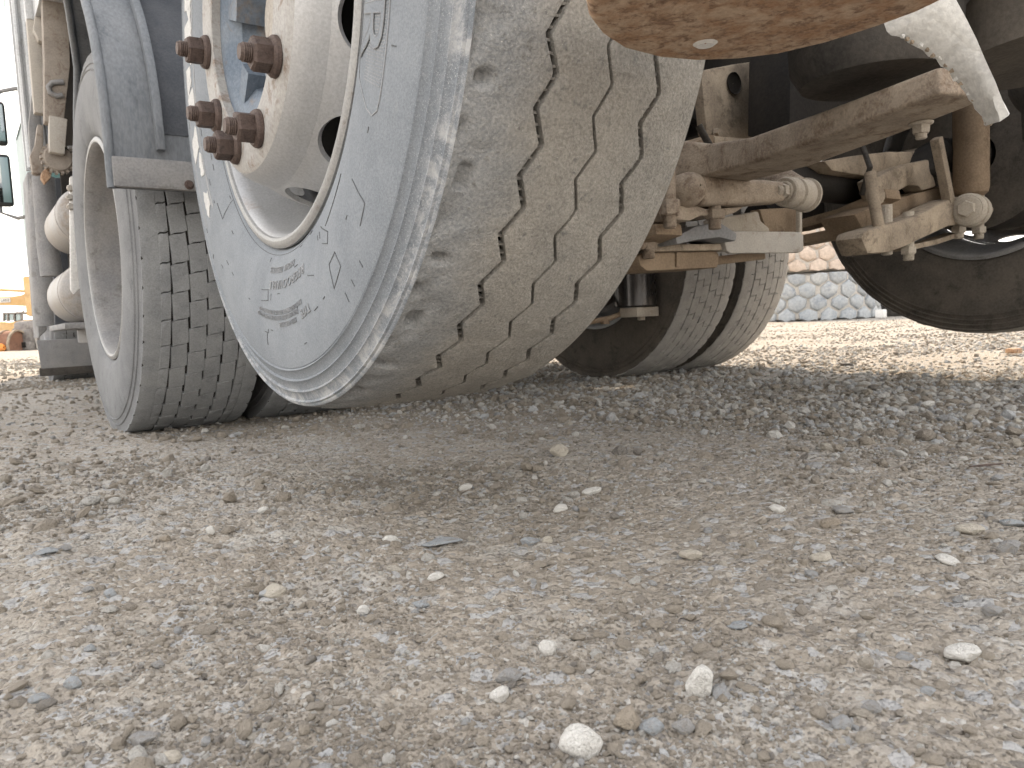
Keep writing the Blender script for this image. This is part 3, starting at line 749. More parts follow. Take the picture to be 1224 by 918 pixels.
for k in range(150):
    t0 = t1+.07+k*.0078; lo = rin+.004 if t0 > t1+.13 else rin+.03
    strip(b, [(lo, t0), ((lo+rout)/2, t0+.002), (rout-.004, t0+.004)], .0009, .0005)
child(b, 'brand_panel', 'letter', tagL, smooth=False)
for ch_, tt in (('R', t1+.20), ('E', t1+.46)):
    b = MB(); text_mesh(b, ch_, (rin+rout)/2-.003, tt, .086, .0010, width=1.15); child(b, 'brand_letter', 'sidewall', tagL, smooth=False)
    b = MB(); text_mesh(b, ch_, (rin+rout)/2-.003, tt, .086, .0012, width=1.15, outline=.0007); child(b, 'brand_letter_outline', 'letter', tagL, smooth=False)
# worn pale letters on the forward side, over a dark band
q0, q1 = rt(225, 30), rt(250, 262); b = MB(); rb = .5*(q0[0]+q1[0])
strip(b, [(rb, t) for t in np.linspace(q0[1]-.3, q1[1], 40)], .062, .0004); child(b, 'letter_band', 'letter', tagL, smooth=False)
for (y0, y1, wd_, dr) in ((-10, 18, .040, 0), (28, 66, .044, 0), (76, 100, .030, .006), (110, 126, .044, 0), (152, 178, .040, .004), (184, 210, .016, -.014), (232, 256, .026, -.008)):
    def tm_(y): f = (y-30)/232.; return q0[1]+(q1[1]-q0[1])*f
    b = MB(); strip(b, [(rb+dr+.003*math.sin(k*2.1+y0), tm_(y0)+(tm_(y1)-tm_(y0))*k/8) for k in range(9)], wd_, .0010); child(b, 'worn_letter', 'letterw', tagL, smooth=False)

# ------------------------------------------------------------------ chassis, body, cab
def P(name, mats, b, **k): return b.build(name, mats, truck, **k)
def plate(px, thick, X=None, Y=None, Z=None, name='bracket', mat='dust', bev=.004, ext=None):
    "plate or casting whose outline lies in a plane of the truck, with real thickness"
    pts = [at(a, c, X=X, Y=Y, Z=Z) for a, c in px]
    e = ext or ((thick, 0, 0) if X is not None else (0, thick, 0) if Y is not None else (0, 0, thick))
    return P(name, mat, MB().prism(pts, e), bev=bev)
for sx in (-1, 1):
    b = MB(); b.box((sx*.43, 2.35, .93), (.008, 6.3, .27)); b.box((sx*.395, 2.35, 1.06), (.07, 6.3, .008)); b.box((sx*.395, 2.35, .80), (.07, 6.3, .008))
    P('chassis_rail', 'black', b, bev=.002)
for y in (-.72, .62, 2.0, 3.3):
    b = MB(); b.box((0, y, .93), (.72, .14, .20)); P('cross_member', 'black', b, bev=.01)
b = MB(); b.box((0, 1.75, 2.30), (2.40, 2.0, 1.56))
for sx in (-1, 1):
    for k in range(7): b.box((sx*1.212, .82+k*.30, 2.30), (.03, .06, 1.56))
P('cargo_body', 'body', b, bev=.006)
b = MB(); b.box((0, 1.75, 1.30), (1.1, 2.0, .40)); P('body_subframe', 'black', b, bev=.004)
for y in (.85, 1.7, 2.55):
    b = MB(); b.box((0, y, 1.45), (2.3, .07, .10)); P('floor_bearer', 'black', b, bev=.004)
b = MB()
for k in range(5): b.tube([(-1.245+.03*k, 2.80-.01*k, .98), (-1.245+.03*k, 2.80-.01*k, 2.2)], .011, 8)
b.box((-1.18, 2.84, 1.6), (.16, .02, 1.25)); P('ribbed_side_panel', 'body', b, bev=0)
b = MB(); b.box((1.02, .55, 1.24), (.40, 2.4, .50)); P('sun_block_box', 'dustbrown', b, bev=.012)  # box added on the far side to shut sun out below the body
b = MB()   # cab: lower skirt tucked in, windscreen raked
prof = [(4.30, .62), (4.30, 2.95), (4.55, 3.05), (5.55, 3.02), (5.80, 2.75), (5.98, 1.75), (6.02, 1.0), (5.98, .42), (5.30, .40), (5.22, .75), (5.0, .98), (4.62, 1.05), (4.50, .98), (4.42, .62)]
pts = [(-1.07, y, z) for y, z in prof]; b.prism(pts, (2.14, 0, 0)); P('cab', 'cab', b, bev=.05, seg=3)
for sx in (-1, 1):
    b = MB(); b.prism([(sx*1.072, y, z) for y, z in ((4.95, 1.75), (5.80, 1.75), (5.66, 2.60), (4.95, 2.65))], (sx*.006, 0, 0)); P('side_window', 'glass', b)
    for k, (z0, hgt) in enumerate(((1.62, .30), (1.20, .36))):
        b = MB(); cx = sx*1.235
        b.box((cx, 5.42, z0+hgt/2), (.17, .07, hgt)); m = P('mirror', 'mirror', b, bev=.03, seg=3)
        b2 = MB(); b2.box((cx, 5.383, z0+hgt/2), (.14, .004, hgt-.05)); g = b2.build('mirror_glass', 'mirrorglass', m, bev=.001)
    b = MB(); b.tube([(sx*1.06, 5.30, 2.0), (sx*1.16, 5.40, 1.99), (sx*1.235, 5.43, 1.93), (sx*1.235, 5.43, 1.16), (sx*1.14, 5.40, 1.12), (sx*1.06, 5.30, 1.13)], .013, 10); P('mirror_arm', 'greypaint', b)
    # tank and rail added on the far side to block sun under the truck
b = MB()
pr = [(1.18, .45), (1.18, 1.0), (1.12, 1.06), (.62, 1.06), (.56, 1.0), (.56, .45), (.62, .39), (1.12, .39)]
b.prism([(x, 2.25, z) for x, z in pr], (0, 1.55, 0)); P('sun_block_tank', 'body', b, bev=.03, seg=3)
b = MB(); b.box((1.20, .67, .93), (.05, .5, .16)); P('sun_block_rail', 'greypaint', b, bev=.006)

# ---- mudguard over the near twin wheels (curved sheet with flap and rolled outer edge)
b = MB(); NA = 26; vs = []; fs = []
path = []
for k in range(8): path.append((.765, .555+(.50-.0)*0+k*(.02)))       # hanging flap
c0 = (1.34, .70)
for a in arc(NA, 180, 20): path.append((c0[0]+.575*math.cos(R_(a)), c0[1]+.50*math.sin(R_(a))))
def sheet(b, path, x0, x1, th, mi=0, nx=2):
    n = len(path); x0s = x0 if isinstance(x0, list) else [x0]*n
    nrm = []
    for i in range(n):
        a, c = path[max(0, i-1)], path[min(n-1, i+1)]; dy, dz = c[0]-a[0], c[1]-a[1]; L = math.hypot(dy, dz); nrm.append((-dz/L, dy/L))
    vs = []
    for i, (y, z) in enumerate(path):
        for x in (x0s[i], x1):
            for s_ in (0, 1): vs.append((x, y+nrm[i][0]*th*s_, z+nrm[i][1]*th*s_))
    fs = []
    for i in range(n-1):
        o = 4*i; fs += [(o, o+4, o+6, o+2), (o+1, o+3, o+7, o+5), (o, o+1, o+5, o+4), (o+2, o+6, o+7, o+3)]
    fs += [(0, 2, 3, 1), (4*n-4, 4*n-3, 4*n-1, 4*n-2)]
    b.add(vs, fs, mi)
path = [(.765, .56), (.765, .60), (.763, .64)]+[(c0[0]+.577*math.cos(R_(a)), .66+.52*math.sin(R_(a))) for a in arc(NA, 178, -6)]
edge_x = [-1.275+.085*max(0, min(1, (y-1.2)/.5)) for y, z in path]
sheet(b, path, edge_x, -.58, .006)
guard = P('mudguard', ['guard'], b, ang=40)
b = MB()   # outer rolled edge
b.tube([(x+.003, y-.004, z) for x, (y, z) in zip(edge_x, path)], .010, 10)
b.build('rolled_edge', 'guard', guard)
b = MB()   # raised frame round the sunken centre panel: left ribs and bottom strip
inner = [(y-.012, z) for y, z in path[2:-3]]
sheet(b, [(y-.010, z) for y, z in path[2:12]], -1.185, -1.168, .022)
b.build('panel_rib', 'guard', guard, bev=.004)
b = MB(); sheet(b, [(y-.004, z) for y, z in path[3:14]], -1.168, -.62, .004); b.build('centre_panel', 'guardin', guard)
b = MB(); b.box((-.93, .752, .592), (.68, .016, .062)); b.build('flap_strip', 'greypaint', guard, bev=.004)
b = MB(); b.hexnut(tuple(at(226, 221, Y=.744)), (0, -1, 0), .013, .006, .010, .002); b.build('bolt', 'nut', guard)
# ---- left side between twin wheels and cab
b = MB(); b.box((-.83, 2.62, .92), (.66, .02, 1.15)); b.box((-.72, 2.45, .66), (.06, .3, .75)); P('equipment_frame', 'black', b, bev=.004)
for (x0, x1, z) in ((-1.13, -.8, 1.02), (-1.13, -.8, .90), (-1.12, -.8, .76)): P('air_pipe', 'greypaint', MB().tube([(x0, 2.55, z), (x1, 2.55, z+.02)], .011, 8))
P('air_pipe', 'greypaint', MB().tube([(-1.135, 2.10, 1.18), (-1.10, 2.10, 1.05), (-1.12, 2.10, .88), (-1.09, 2.10, .74)], .009, 8))
P('air_pipe', 'greypaint', MB().tube([(-1.12, 2.09, .98), (-1.05, 2.09, .90)], .008, 8))
b = MB(); b.beam([(-1.135, 2.4, 1.75), (-1.160, 2.4, 1.30), (-1.19, 2.4, 1.07)], [.085, .085, .062], .07, side=(1, 0, 0)); stay = P('support_leg', 'legbrown', b, bev=.006)
b = MB(); b.beam([(-1.176, 2.372, 1.09), (-1.192, 2.37, .955)], [.060, .050], .05); b.build('leg_sleeve', 'galv', stay, bev=.005)
b = MB(); b.lathe([(-.02, .0), (-.02, .045), (-.012, .052), (.012, .052), (.02, .045), (.02, .0)], 26, (-1.185, 2.40, .945), 'Y')
for k in range(18):
    a = 2*PI*k/18; b.box((-1.185+.055*math.cos(a), 2.40, .945+.055*math.sin(a)), (.010, .03, .010), Matrix.Rotation(-a, 3, 'Y'))
b.build('ratchet_wheel', 'legbrown', stay, ang=30)
b = MB(); b.prism([at(x, y, Y=2.42) for x, y in ((50, 206), (57, 198), (63, 200), (61, 212), (54, 219), (49, 212))], (0, .05, 0)); b.build('clevis', 'rust', stay, bev=.004)
b = MB(); b.tube([at(x, y, Y=2.36) for x, y in ((76, 98), (62, 99), (58, 104), (60, 111), (68, 115), (75, 114))], .010, 10); P('rope_hook', 'greypaint', b)
b = MB(); b.beam([(-1.20, 2.62, 1.6), (-1.205, 2.62, 1.16)], .05, .05); b.prism([at(x, y, Y=2.55) for x, y in ((44, 0), (64, 0), (62, 40), (58, 52), (46, 48), (40, 34))], (0, .06, 0)); P('tailboard_latch', 'galv', b, bev=.006)
b = MB(); b.prism([at(x, y, Y=2.6) for x, y in ((43, 52), (52, 50), (47, 105), (41, 110))], (0, .07, 0)); P('latch_link', 'nut', b, bev=.005)
b = MB(); b.prism([at(x, y, Y=2.6) for x, y in ((45, 148), (52, 150), (52, 206), (45, 208), (39, 206), (36, 186), (42, 172))], (0, .06, 0)); P('hinge_plate', 'legbrown', b, bev=.005)
b = MB(); b.prism([at(x, y, Y=2.7) for x, y in ((47, 110), (50, 148), (43, 205), (37, 190), (34, 150), (38, 112))], (0, .05, 0)); P('hinge_arm', 'greypaint', b, bev=.005)
# blue grey columns (exhaust and pipes) below the hinge
b = MB(); b.tube([at(52, 212, Y=2.75), at(57, 290, Y=2.75), at(62, 330, Y=2.75)], .042, 16); P('exhaust_pipe', 'greypaint', b)
b = MB(); b.tube([at(44, 215, Y=3.3), at(50, 300, Y=3.3), at(56, 390, Y=3.3)], [.03, .05, .05], 16); P('drain_pipe', 'greypaint', b)
b = MB(); b.prism([at(x, y, Y=3.0) for x, y in ((60, 212), (82, 212), (84, 395), (66, 395))], (0, .04, 0)); P('battery_cover', 'guardin', b, bev=.008)
b = MB(); b.prism([at(x, y, Y=3.5) for x, y in ((32, 205), (46, 205), (56, 395), (46, 404), (38, 300))], (0, .3, 0)); P('step_panel', 'greypaint', b, bev=.01)
def air_tank(cx, cz, r, y0, L):
    b = MB(); pr = [(0, .002)]+[(.075*(1-math.cos(a)), r*math.sin(a)) for a in arc(8, .15, PI/2)]+[(.10, r*1.0), (.102, r*1.02), (.115, r*1.02), (.117, r), (L-.08, r)]+[(L-.08+.075*math.sin(a), r*math.cos(a)) for a in arc(7, .1, PI/2-.02)]
    b.lathe(pr, 40, (cx, y0, cz), 'Y'); o = P('air_tank', 'tank', b, ang=30); return o
air_tank(-1.135, .700, .100, 2.08, .6); air_tank(-1.140, .425, .108, 2.10, .6)
b = MB(); b.prism([at(x, y, Y=2.03) for x, y in ((83, 212), (93, 208), (96, 344), (88, 352), (84, 346))], (0, .012, 0)); st_ = P('mounting_strap', 'white', b, bev=.003)
for (x, y) in ((84, 225), (83, 236), (84, 247)):
    b = MB(); b.hexnut(tuple(at(x, y, Y=2.03)), (0, -1, 0), .018, .01, .012, .003); b.build('bolt', 'galv', st_)
b = MB(); b.box((-1.05, 2.35, .300), (.40, .55, .022)); b.box((-1.0, 2.5, .265), (.30, .30, .06)); P('tank_shelf', 'greypaint', b, bev=.005)
# front mud flap
b = MB(); b.prism([(-1.19, 4.15, .255), (-.85, 4.15, .255), (-.85, 4.15, .085), (-1.18, 4.15, .085)], (0, .02, 0)); fl = P('mud_flap', 'greypaint', b, bev=.005)
b = MB(); b.box((-1.02, 4.165, .07), (.34, .03, .05)); b.build('flap_hem', 'darkrubber', fl, bev=.004)

def lathe_on(b, prof, c, axis, n=36):
    a = Vector(axis).normalized(); u = a.orthogonal().normalized(); v = a.cross(u); m = len(prof); vs = []; fs = []
    for i in range(n):
        q = 2*PI*i/n
        for (x, r) in prof: vs.append(Vector(c)+a*x+(u*math.cos(q)+v*math.sin(q))*r)
    for i in range(n):
        j = (i+1) % n
        for k in range(m-1): fs.append((i*m+k, j*m+k, j*m+k+1, i*m+k+1))
    b.add(vs, fs); return b
# ------------------------------------------------------------------ rear axle gear
# lifted axle beam
b = MB(); b.tube([(-.90, .0, TAGZ), (-.70, .02, TAGZ-.01), (-.58, .14, .565), (.58, .14, .565), (.70, .02, TAGZ-.01), (.90, .0, TAGZ)], [.05, .05, .045, .045, .05, .05], 24); P('axle_beam', 'black', b)
# brake back plate of the near lifted wheel
b = MB(); b.lathe([(-.90, .05), (-.905, .20), (-.885, .205), (-.875, .05)], 48, (0, 0, TAGZ)); P('brake_plate', 'dust', b)
# bent arm under the air spring, left
b = MB(); b.beam([(-.40, .16, .575), (-.365, .05, .555), (-.33, -.06, .532), (-.375, -.20, .520), (-.430, -.38, .523), (-.478, -.545, .530)], [.10, .115, .13, .125, .11, .095], [.075, .072, .060, .045, .040, .034], side=(1, 0, 0))
arm = P('suspension_arm', 'casting', b, bev=.007, seg=3)
b = MB(); b.hexnut(tuple(at(1101, 148, Z=.505)+Vector((0, 0, .002))), (0, 0, -1), .022, .012, .0165, .004, .008, .008); b.build('arm_bolt', 'dustlight', arm, ang=28)
# air springs over the arms
for sx in (-1, 1):
    b = MB(); pr = [(.575, .0), (.575, .10), (.60, .115), (.66, .118), (.675, .13), (.70, .142), (.74, .145), (.77, .138), (.79, .128), (.80, .10), (.80, 0)]
    b.lathe(pr, 48, (sx*.44, -.40, 0), 'Z'); P('air_spring', 'darkrubber', b)
# dark cross beam and hanger box above the arm
plate([(947, 14), (1075, -10), (1180, 10), (1160, 105), (1010, 140), (944, 152)], .12, Y=.06, name='cross_beam', mat='black', bev=.01)
# dusty hanger bracket with a round hole
hb = plate([(838, 84), (880, 76), (941, 68), (944, 120), (937, 172), (905, 178), (862, 172), (845, 160)], .03, Y=.24, name='hanger_bracket', mat='dust', bev=.006)
b = MB(); c = at(876, 100, Y=.238); b.lathe([(0, .001), (0, .020), (-.002, .026), (-.006, .027)], 32, c, 'Y'); b.build('bracket_hole', 'black', hb)
b = MB(); b.beam([at(845, 172, Y=.22), at(938, 178, Y=.22)], .03, .05, side=(0, 0, 1)); b.build('bracket_foot', 'dust', hb, bev=.008)
plate([(812, 178), (850, 160), (940, 172), (930, 196), (860, 200), (812, 205)], .10, Y=.20, name='spring_seat', mat='dustbrown', bev=.01)

# --- left clamp casting with bush
b = MB(); b.beam([at(822, 230, Y=-.01), at(850, 232, Y=-.015), at(880, 232, Y=-.025), at(905, 231, Y=-.04), at(932, 231, Y=-.06)], [.080, .075, .07, .06, .05], [.060, .052, .050, .046, .040], side=(0, 1, 0)); cast = P('clamp_casting', 'casting', b, bev=.013, seg=3, ang=50)
b = MB(); lathe_on(b, [(-.045, .002), (-.045, .012), (-.038, .024), (-.02, .032), (.02, .034), (.05, .034), (.05, .002)], at(817, 229, Y=-.02), (.1, 1, -.1), 28); b.build('casting_ear', 'casting', cast, ang=50)
b = MB(); b.prism([at(x, y, Y=-.03) for x, y in ((800, 247), (830, 244), (846, 250), (870, 248), (892, 246), (880, 254), (868, 258), (838, 258), (826, 264), (800, 262))], (0, .09, 0)); b.build('casting_flange', 'casting', cast, bev=.008)
cc = [at(922, 226, Y=-.06), at(990, 238, Y=-.06)]
ax = Vector((1, .12, 0)).normalized(); c0_ = at(937, 229, Y=-.07)
b = MB()
lathe_on(b, [(0, .004), (0, .027), (.004, .030), (.030, .031), (.033, .0275), (.038, .0275), (.041, .032), (.082, .033), (.086, .029), (.090, .029), (.093, .036), (.098, .036), (.102, .030), (.102, .004)], c0_, ax)
b.hexnut(c0_, -ax, .030, .014, .021, .005, .011, .012)
P('bush', 'dustlight', b, ang=28)
b = MB(); b.tube([c0_+ax*.055, c0_+ax*.06+Vector((.01, .05, .03)), c0_+ax*.07+Vector((.05, .16, .06))], [.034, .036, .05], 18); P('bush_eye', 'casting', b)
# U bolt nuts with stud ends under the casting
def down_nut(px, py, Y, af, hgt, stud, sl, par=None, mat='casting'):
    b = MB(); p = at(px, py, Y=Y); b.tube([p+Vector((0, 0, .09)), p], stud, 12); b.hexnut(p+Vector((0, 0, .001)), (0, 0, -1), af, hgt, 0, 0, stud, sl)
    return b.build('u_bolt_nut', mat, par or truck, ang=28)
down_nut(854, 252, -.03, .036, .017, .0125, .020, cast); down_nut(800, 240, -.03, .036, .028, .0125, .024, cast); down_nut(775, 288, .06, .030, .018, .0125, .018, cast)
# lower spring plate, clip and galvanised cover
b = MB(); b.beam([at(786, 291, Y=.06), at(810, 282, Y=.06), at(838, 278, Y=.06), at(858, 287, Y=.06)], .10, [.016, .028, .032, .018], side=(0, 1, 0)); P('spring_plate', 'greypaint', b, bev=.006, ang=50)
plate([(780, 292), (862, 291), (864, 299), (776, 301)], .12, Y=.06, name='packing_plate', mat='dust', bev=.004)
plate([(770, 262), (790, 256), (815, 262), (812, 282), (790, 292), (766, 300)], .06, Y=.05, name='clamp_leg', mat='casting', bev=.010)
lp = plate([(763, 306), (770, 302), (857, 300), (860, 304), (858, 320), (774, 324), (766, 318)], .12, Y=.075, name='lower_plate', mat='dustbrown', bev=.005)
b = MB(); b.prism([at(x, y, Y=.070) for x, y in ((809, 301.5), (814, 301.5), (813, 319), (809, 319))], (0, .012, 0)); b.build('plate_rib', 'dustbrown', lp, bev=.002)
cv = plate([(864, 279), (868, 276), (957, 277), (961, 281), (961, 299), (956, 302), (874, 303), (869, 300)], .012, Y=.05, name='cover_plate', mat='galv', bev=.004)
b = MB(); b.prism([at(x, y, Y=.052) for x, y in ((864, 279), (870, 276), (872, 300), (868, 301))], (0, .07, 0)); b.build('cover_return', 'galv', cv, bev=.003)
plate([(860, 260), (880, 257), (907, 252), (910, 264), (920, 272), (921, 279), (866, 279)], .05, Y=.10, name='side_clip', mat='dustlight', bev=.006)
plate([(908, 250), (956, 247), (956, 280), (918, 280)], .03, Y=.13, name='shield_plate', mat='dustbrown', bev=.004)
b = MB(); b.beam([at(955, 246, Y=.10), at(955, 279, Y=.10)], .012, .012); P('stay_rod', 'dustlight', b, bev=.003)
b = MB(); b.beam([at(800, 318, Y=.16), at(905, 306, Y=.16)], .02, .05, side=(0, 0, 1)); P('lower_link', 'dustbrown', b, bev=.004)
P('frame_shadow_tube', 'black', MB().tube([at(905, 262, Y=.55), at(985, 248, Y=.55), at(1060, 238, Y=.55)], .055, 20))  # tube added to close a bright gap, black in place of frame shadow
# --- right side leaf springs
for k in range(2):
    b = MB(); b.beam([at(1068, 232+k*24, X=.42), at(1010, 256+k*22, X=.42), at(960, 270+k*18, X=.42), at(905, 278+k*16, X=.42)], .075, .026-.001*k, side=(1, 0, 0)); P('leaf_spring', 'dustbrown', b, bev=.004)
    b = MB(); b.beam([at(800, 250+k*24, X=-.44), at(780, 262+k*20, X=-.44), at(740, 280+k*16, X=-.44), at(690, 300+k*10, X=-.44)], .075, .022, side=(1, 0, 0)); P('leaf_spring', 'dustbrown', b, bev=.004)
# --- right clamp assembly
XR = .40
rc = plate([(1030, 284), (1034, 276), (1060, 268), (1098, 257), (1122, 244), (1140, 236), (1160, 233), (1182, 238), (1190, 250), (1184, 262), (1160, 267), (1136, 270), (1110, 282), (1080, 296), (1062, 302), (1038, 304)], .07, Y=-.06, name='clamp_casting', mat='dust', bev=.010)
plate([(1045, 214), (1060, 205), (1083, 196), (1111, 190), (1120, 223), (1103, 228), (1098, 222), (1086, 222), (1075, 228), (1073, 240), (1054, 243)], .05, Y=.02, name='spring_bracket', mat='dust', bev=.008)
plate([(1022, 256), (1060, 240), (1126, 222), (1140, 250), (1090, 268), (1050, 280), (1036, 284)], .10, Y=.03, name='spring_clamp', mat='dustbrown', bev=.008)
bs_ = plate([(985, 192), (1020, 186), (1062, 181), (1090, 181), (1106, 175), (1107, 192), (1087, 197), (1058, 205), (1045, 212), (1020, 208), (995, 204)], .12, Y=.06, name='bump_stop_plate', mat='dust', bev=.006)
b = MB(); b.hexnut(at(1103, 214, Y=.035), (-.3, -1, 0), .036, .014); P('hex_bolt', 'dust', b, ang=28)
b = MB(); lathe_on(b, [(0, .002), (0, .021), (.006, .024), (.02, .024)], at(1051, 233, Y=-.02), (.2, 1, 0), 28); P('pin_head', 'dust', b)
b = MB(); b.tube([at(1040, 206, Y=-.03), at(1045, 243, Y=-.04), at(1053, 285, Y=-.05)], .0135, 14); P('u_bolt', 'dust', b)
b = MB(); b.beam([at(1119, 165, Y=-.05), at(1127, 205, Y=-.05), at(1134, 242, Y=-.05)], .026, .024); P('stay_bar', 'dust', b, bev=.004)
plate([(1129, 166), (1136, 165), (1139, 195), (1133, 196)], .01, Y=.0, name='level_rod', mat='galv', bev=.002)
b = MB(); b.beam([at(1078, 297, Y=.0), at(1110, 290, Y=.0), at(1140, 280, Y=.0)], .05, .014, side=(0, 1, 0)); P('lower_link', 'dust', b, bev=.003)
for (x, y) in ((1060, 289), (1086, 296), (1146, 271), (1170, 272)): down_nut(x, y, -.03, .034, .018, .0135, .016, rc, 'dustlight')
c1 = at(1156, 250, Y=-.09); b = MB()
lathe_on(b, [(0, .004), (0, .036), (.005, .042), (.03, .042), (.032, .037), (.037, .037), (.039, .044), (.075, .044), (.08, .036), (.08, .004)], c1, (1, .2, 0)); b.hexnut(c1, (-1, -.2, 0), .038, .014, .034, .005)
P('bush', 'dustlight', b, ang=28)
# shock absorber
b = MB(); p0, p1 = at(1160, 60, Y=-.06), at(1161, 238, Y=-.06); L = (p1-p0).length
lathe_on(b, [(0, .003), (0, .040), (.004, .0435), (L-.03, .0435), (L-.015, .040), (L, .022), (L+.02, .02), (L+.02, .002)], p0, p1-p0, 32); P('shock_absorber', 'dustbrown', b, ang=30)
plate([(1180, 125), (1204, 130), (1212, 215), (1196, 225), (1182, 215)], .06, Y=.05, name='hanger_bracket', mat='dust', bev=.006)
b = MB(); b.tube([at(1184, 240, Y=.02), at(1200, 236, Y=.02), at(1240, 226, Y=.0)], [.028, .026, .026], 16); P('stabiliser_bar', 'dust', b)
# brown drum-like guard on the right and dark void above the far tyre
# brake cylinder by the far twin wheels
bc = at(758, 330, Y=1.02); b = MB(); b.lathe([(-.115, .003), (-.115, .074), (-.110, .078), (.06, .078), (.075, .06), (.075, .003)], 40, (bc.x, bc.y, bc.z), 'Z'); ch = P('brake_chamber', 'chamber', b, ang=30)
b = MB(); b.box((bc.x, bc.y-.02, bc.z-.135), (.115, .09, .035)); b.hexnut((bc.x, bc.y-.03, bc.z-.152), (0, 0, -1), .026, .014); b.build('chamber_clamp', 'dustlight', ch, bev=.003)
b = MB(); b.tube([at(690, 388, Y=1.05), at(730, 380, Y=1.05), at(750, 372, Y=1.05)], .010, 8); b.hexnut(at(723, 381, Y=1.05), (0, 0, -1), .03, .02); P('brake_lever', 'dustbrown', b)
b = MB(); b.tube([(-.62, DY, DZ+.01), (-.3, DY, DZ+.01), (-.2, DY, DZ+.02), (.2, DY, DZ+.02), (.3, DY, DZ+.01), (.62, DY, DZ+.01)], [.075, .08, .17, .17, .08, .075], 28); P('drive_axle', 'dustbrown', b)
b = MB(); b.lathe([(.585, .06), (.57, .19), (.60, .205), (.64, .205), (.66, .05)], 48, (0, DY, DZ)); P('brake_plate', 'innerwall', b)

for pts, rr_, mt in (([at(835, 150, Y=.12), at(855, 186, Y=.10), at(900, 200, Y=.10), at(960, 206, Y=.14), at(1010, 214, Y=.18)], .008, 'darkrubber'), ([at(1006, 150, Y=.10), at(1030, 172, Y=.06), at(1040, 200, Y=.02), at(1030, 232, Y=.06)], .007, 'darkrubber'),
                     ([at(1200, 120, Y=.0), at(1190, 170, Y=.0), at(1206, 210, Y=.0), at(1190, 240, Y=.03)], .008, 'darkrubber'), ([at(700, 372, Y=1.1), at(735, 350, Y=1.12), at(780, 318, Y=1.15), at(800, 300, Y=1.2)], .010, 'darkrubber')):
    P('air_hose', mt, MB().tube(pts, rr_, 10))
for (x, y, yy) in ((905, 160, .235), (930, 88, .235), (856, 160, .235)): P('hex_bolt', 'dust', MB().hexnut(at(x, y, Y=yy), (0, -1, 0), .020, .010, .014, .003), ang=28)
# --- rusty rear plate and torn plastic close to the camera
out = []
for x, y in ((700, 8), (704, 26), (718, 44), (745, 61), (785, 71), (830, 75), (880, 73), (930, 67), (990, 53), (1050, 34), (1100, 16), (1142, -4), (1190, -40), (1230, -90)): out.append(at(x, y, Z=.47))
far = out; c_ = sum((Vector(q) for q in (out[0], out[5], out[11])), Vector())/3
near = [Vector((-1.195, -.61, .47)), Vector((-1.18, -.655, .47)), Vector((-1.11, -.72, .47)), Vector((-1.03, -.77, .47))]
b = MB(); b.prism(far+near[::-1], (0, 0, .035)); rp = P('rear_step_plate', 'rust', b, bev=.010, seg=4)
b = MB(); lathe_on(b, [(0, .001), (-.002, .007), (0, .010), (.004, .010)], at(843, 52, Z=.470), (0, 0, 1), 18); b.build('plate_rivet', 'white', rp)
b = MB(); b.box((-1.02, -.70, .66), (.05, .06, .34)); b.box((-1.02, -.70, .85), (.14, .12, .06)); P('step_bracket', 'rust', b, bev=.005)
# torn mudguard strip: curved plastic skin with a ragged thick edge
b = MB(); rows = []
left = [(1050, -12), (1064, 33), (1092, 43), (1124, 62), (1152, 88), (1172, 112), (1186, 132), (1192, 141)]
right = [(1120, -40), (1142, -2), (1155, 22), (1167, 46), (1178, 72), (1190, 98), (1200, 124), (1206, 138)]
rt_ = random.Random(3)
for (l, r2), k in zip(zip(left, right), range(8)):
    dl = .80; A = at(l[0], l[1], d=dl); B = at(r2[0], r2[1], d=dl-.03)
    rows.append((A, B))
m = []; n_ = 28
for i in range(n_):
    f = i/(n_-1)*7; k = min(6, int(f)); u = f-k
    A = rows[k][0].lerp(rows[k+1][0], u); B = rows[k][1].lerp(rows[k+1][1], u)
    A = A+Vector((rt_.uniform(-1, 1), rt_.uniform(-1, 1), rt_.uniform(-1, 1)))*.0007
    nrm = Vector(-AR*.62+AF*.62-AU*.48).normalized()
    th_ = .003+.009*i/(n_-1)
    mid = A.lerp(B, .5)-Vector(AF)*.010
    for q in (A, mid, B): m += [q, q+nrm*(th_*(1 if q is not B else .6)+.0025*rt_.random())]
fs = []
for i in range(n_-1):
    o = 6*i; fs += [(o, o+2, o+8, o+6), (o+2, o+4, o+10, o+8), (o+1, o+7, o+9, o+3), (o+3, o+9, o+11, o+5), (o, o+6, o+7, o+1), (o+4, o+5, o+11, o+10)]
fs += [(0, 1, 3, 2), (2, 3, 5, 4), (6*n_-6, 6*n_-4, 6*n_-3, 6*n_-5), (6*n_-4, 6*n_-2, 6*n_-1, 6*n_-3)]
b.add(m, fs); b.m = [1 if (k_ < 6*(n_-1) and k_ % 6 == 4) or k_ >= 6*(n_-1) else 0 for k_ in range(len(fs))]; tm = P('torn_mudguard', ['torn', 'dust'], b, ang=50); fix_normals(tm)
for i in range(6, n_-1):       # ragged fibres along the tear
    b = MB(); q = m[6*i]; q2 = m[6*i+1]; a_ = q.lerp(q2, rt_.uniform(.15, .45)); c_2 = q.lerp(q2, rt_.uniform(.6, 1.0)); off_ = -Vector(AF)*.0015+Vector((0, 0, -.002))
    b.beam([a_+off_, a_.lerp(c_2, .5)+off_*1.5, c_2+off_], [.003, .0045, .002], .003, side=tuple(m[6*i+6]-q)); b.build('torn_fibre', 'dust' if i % 3 else 'torn', tm)
b = MB(); pr = []
for i in range(9): a = R_(-70+i*17); pr.append((-.28+.0, 0))
b.tube([(-.22, -.55, .60), (-.22, -.52, 1.0)], .14, 40); P('air_reservoir', 'innerwall', b)
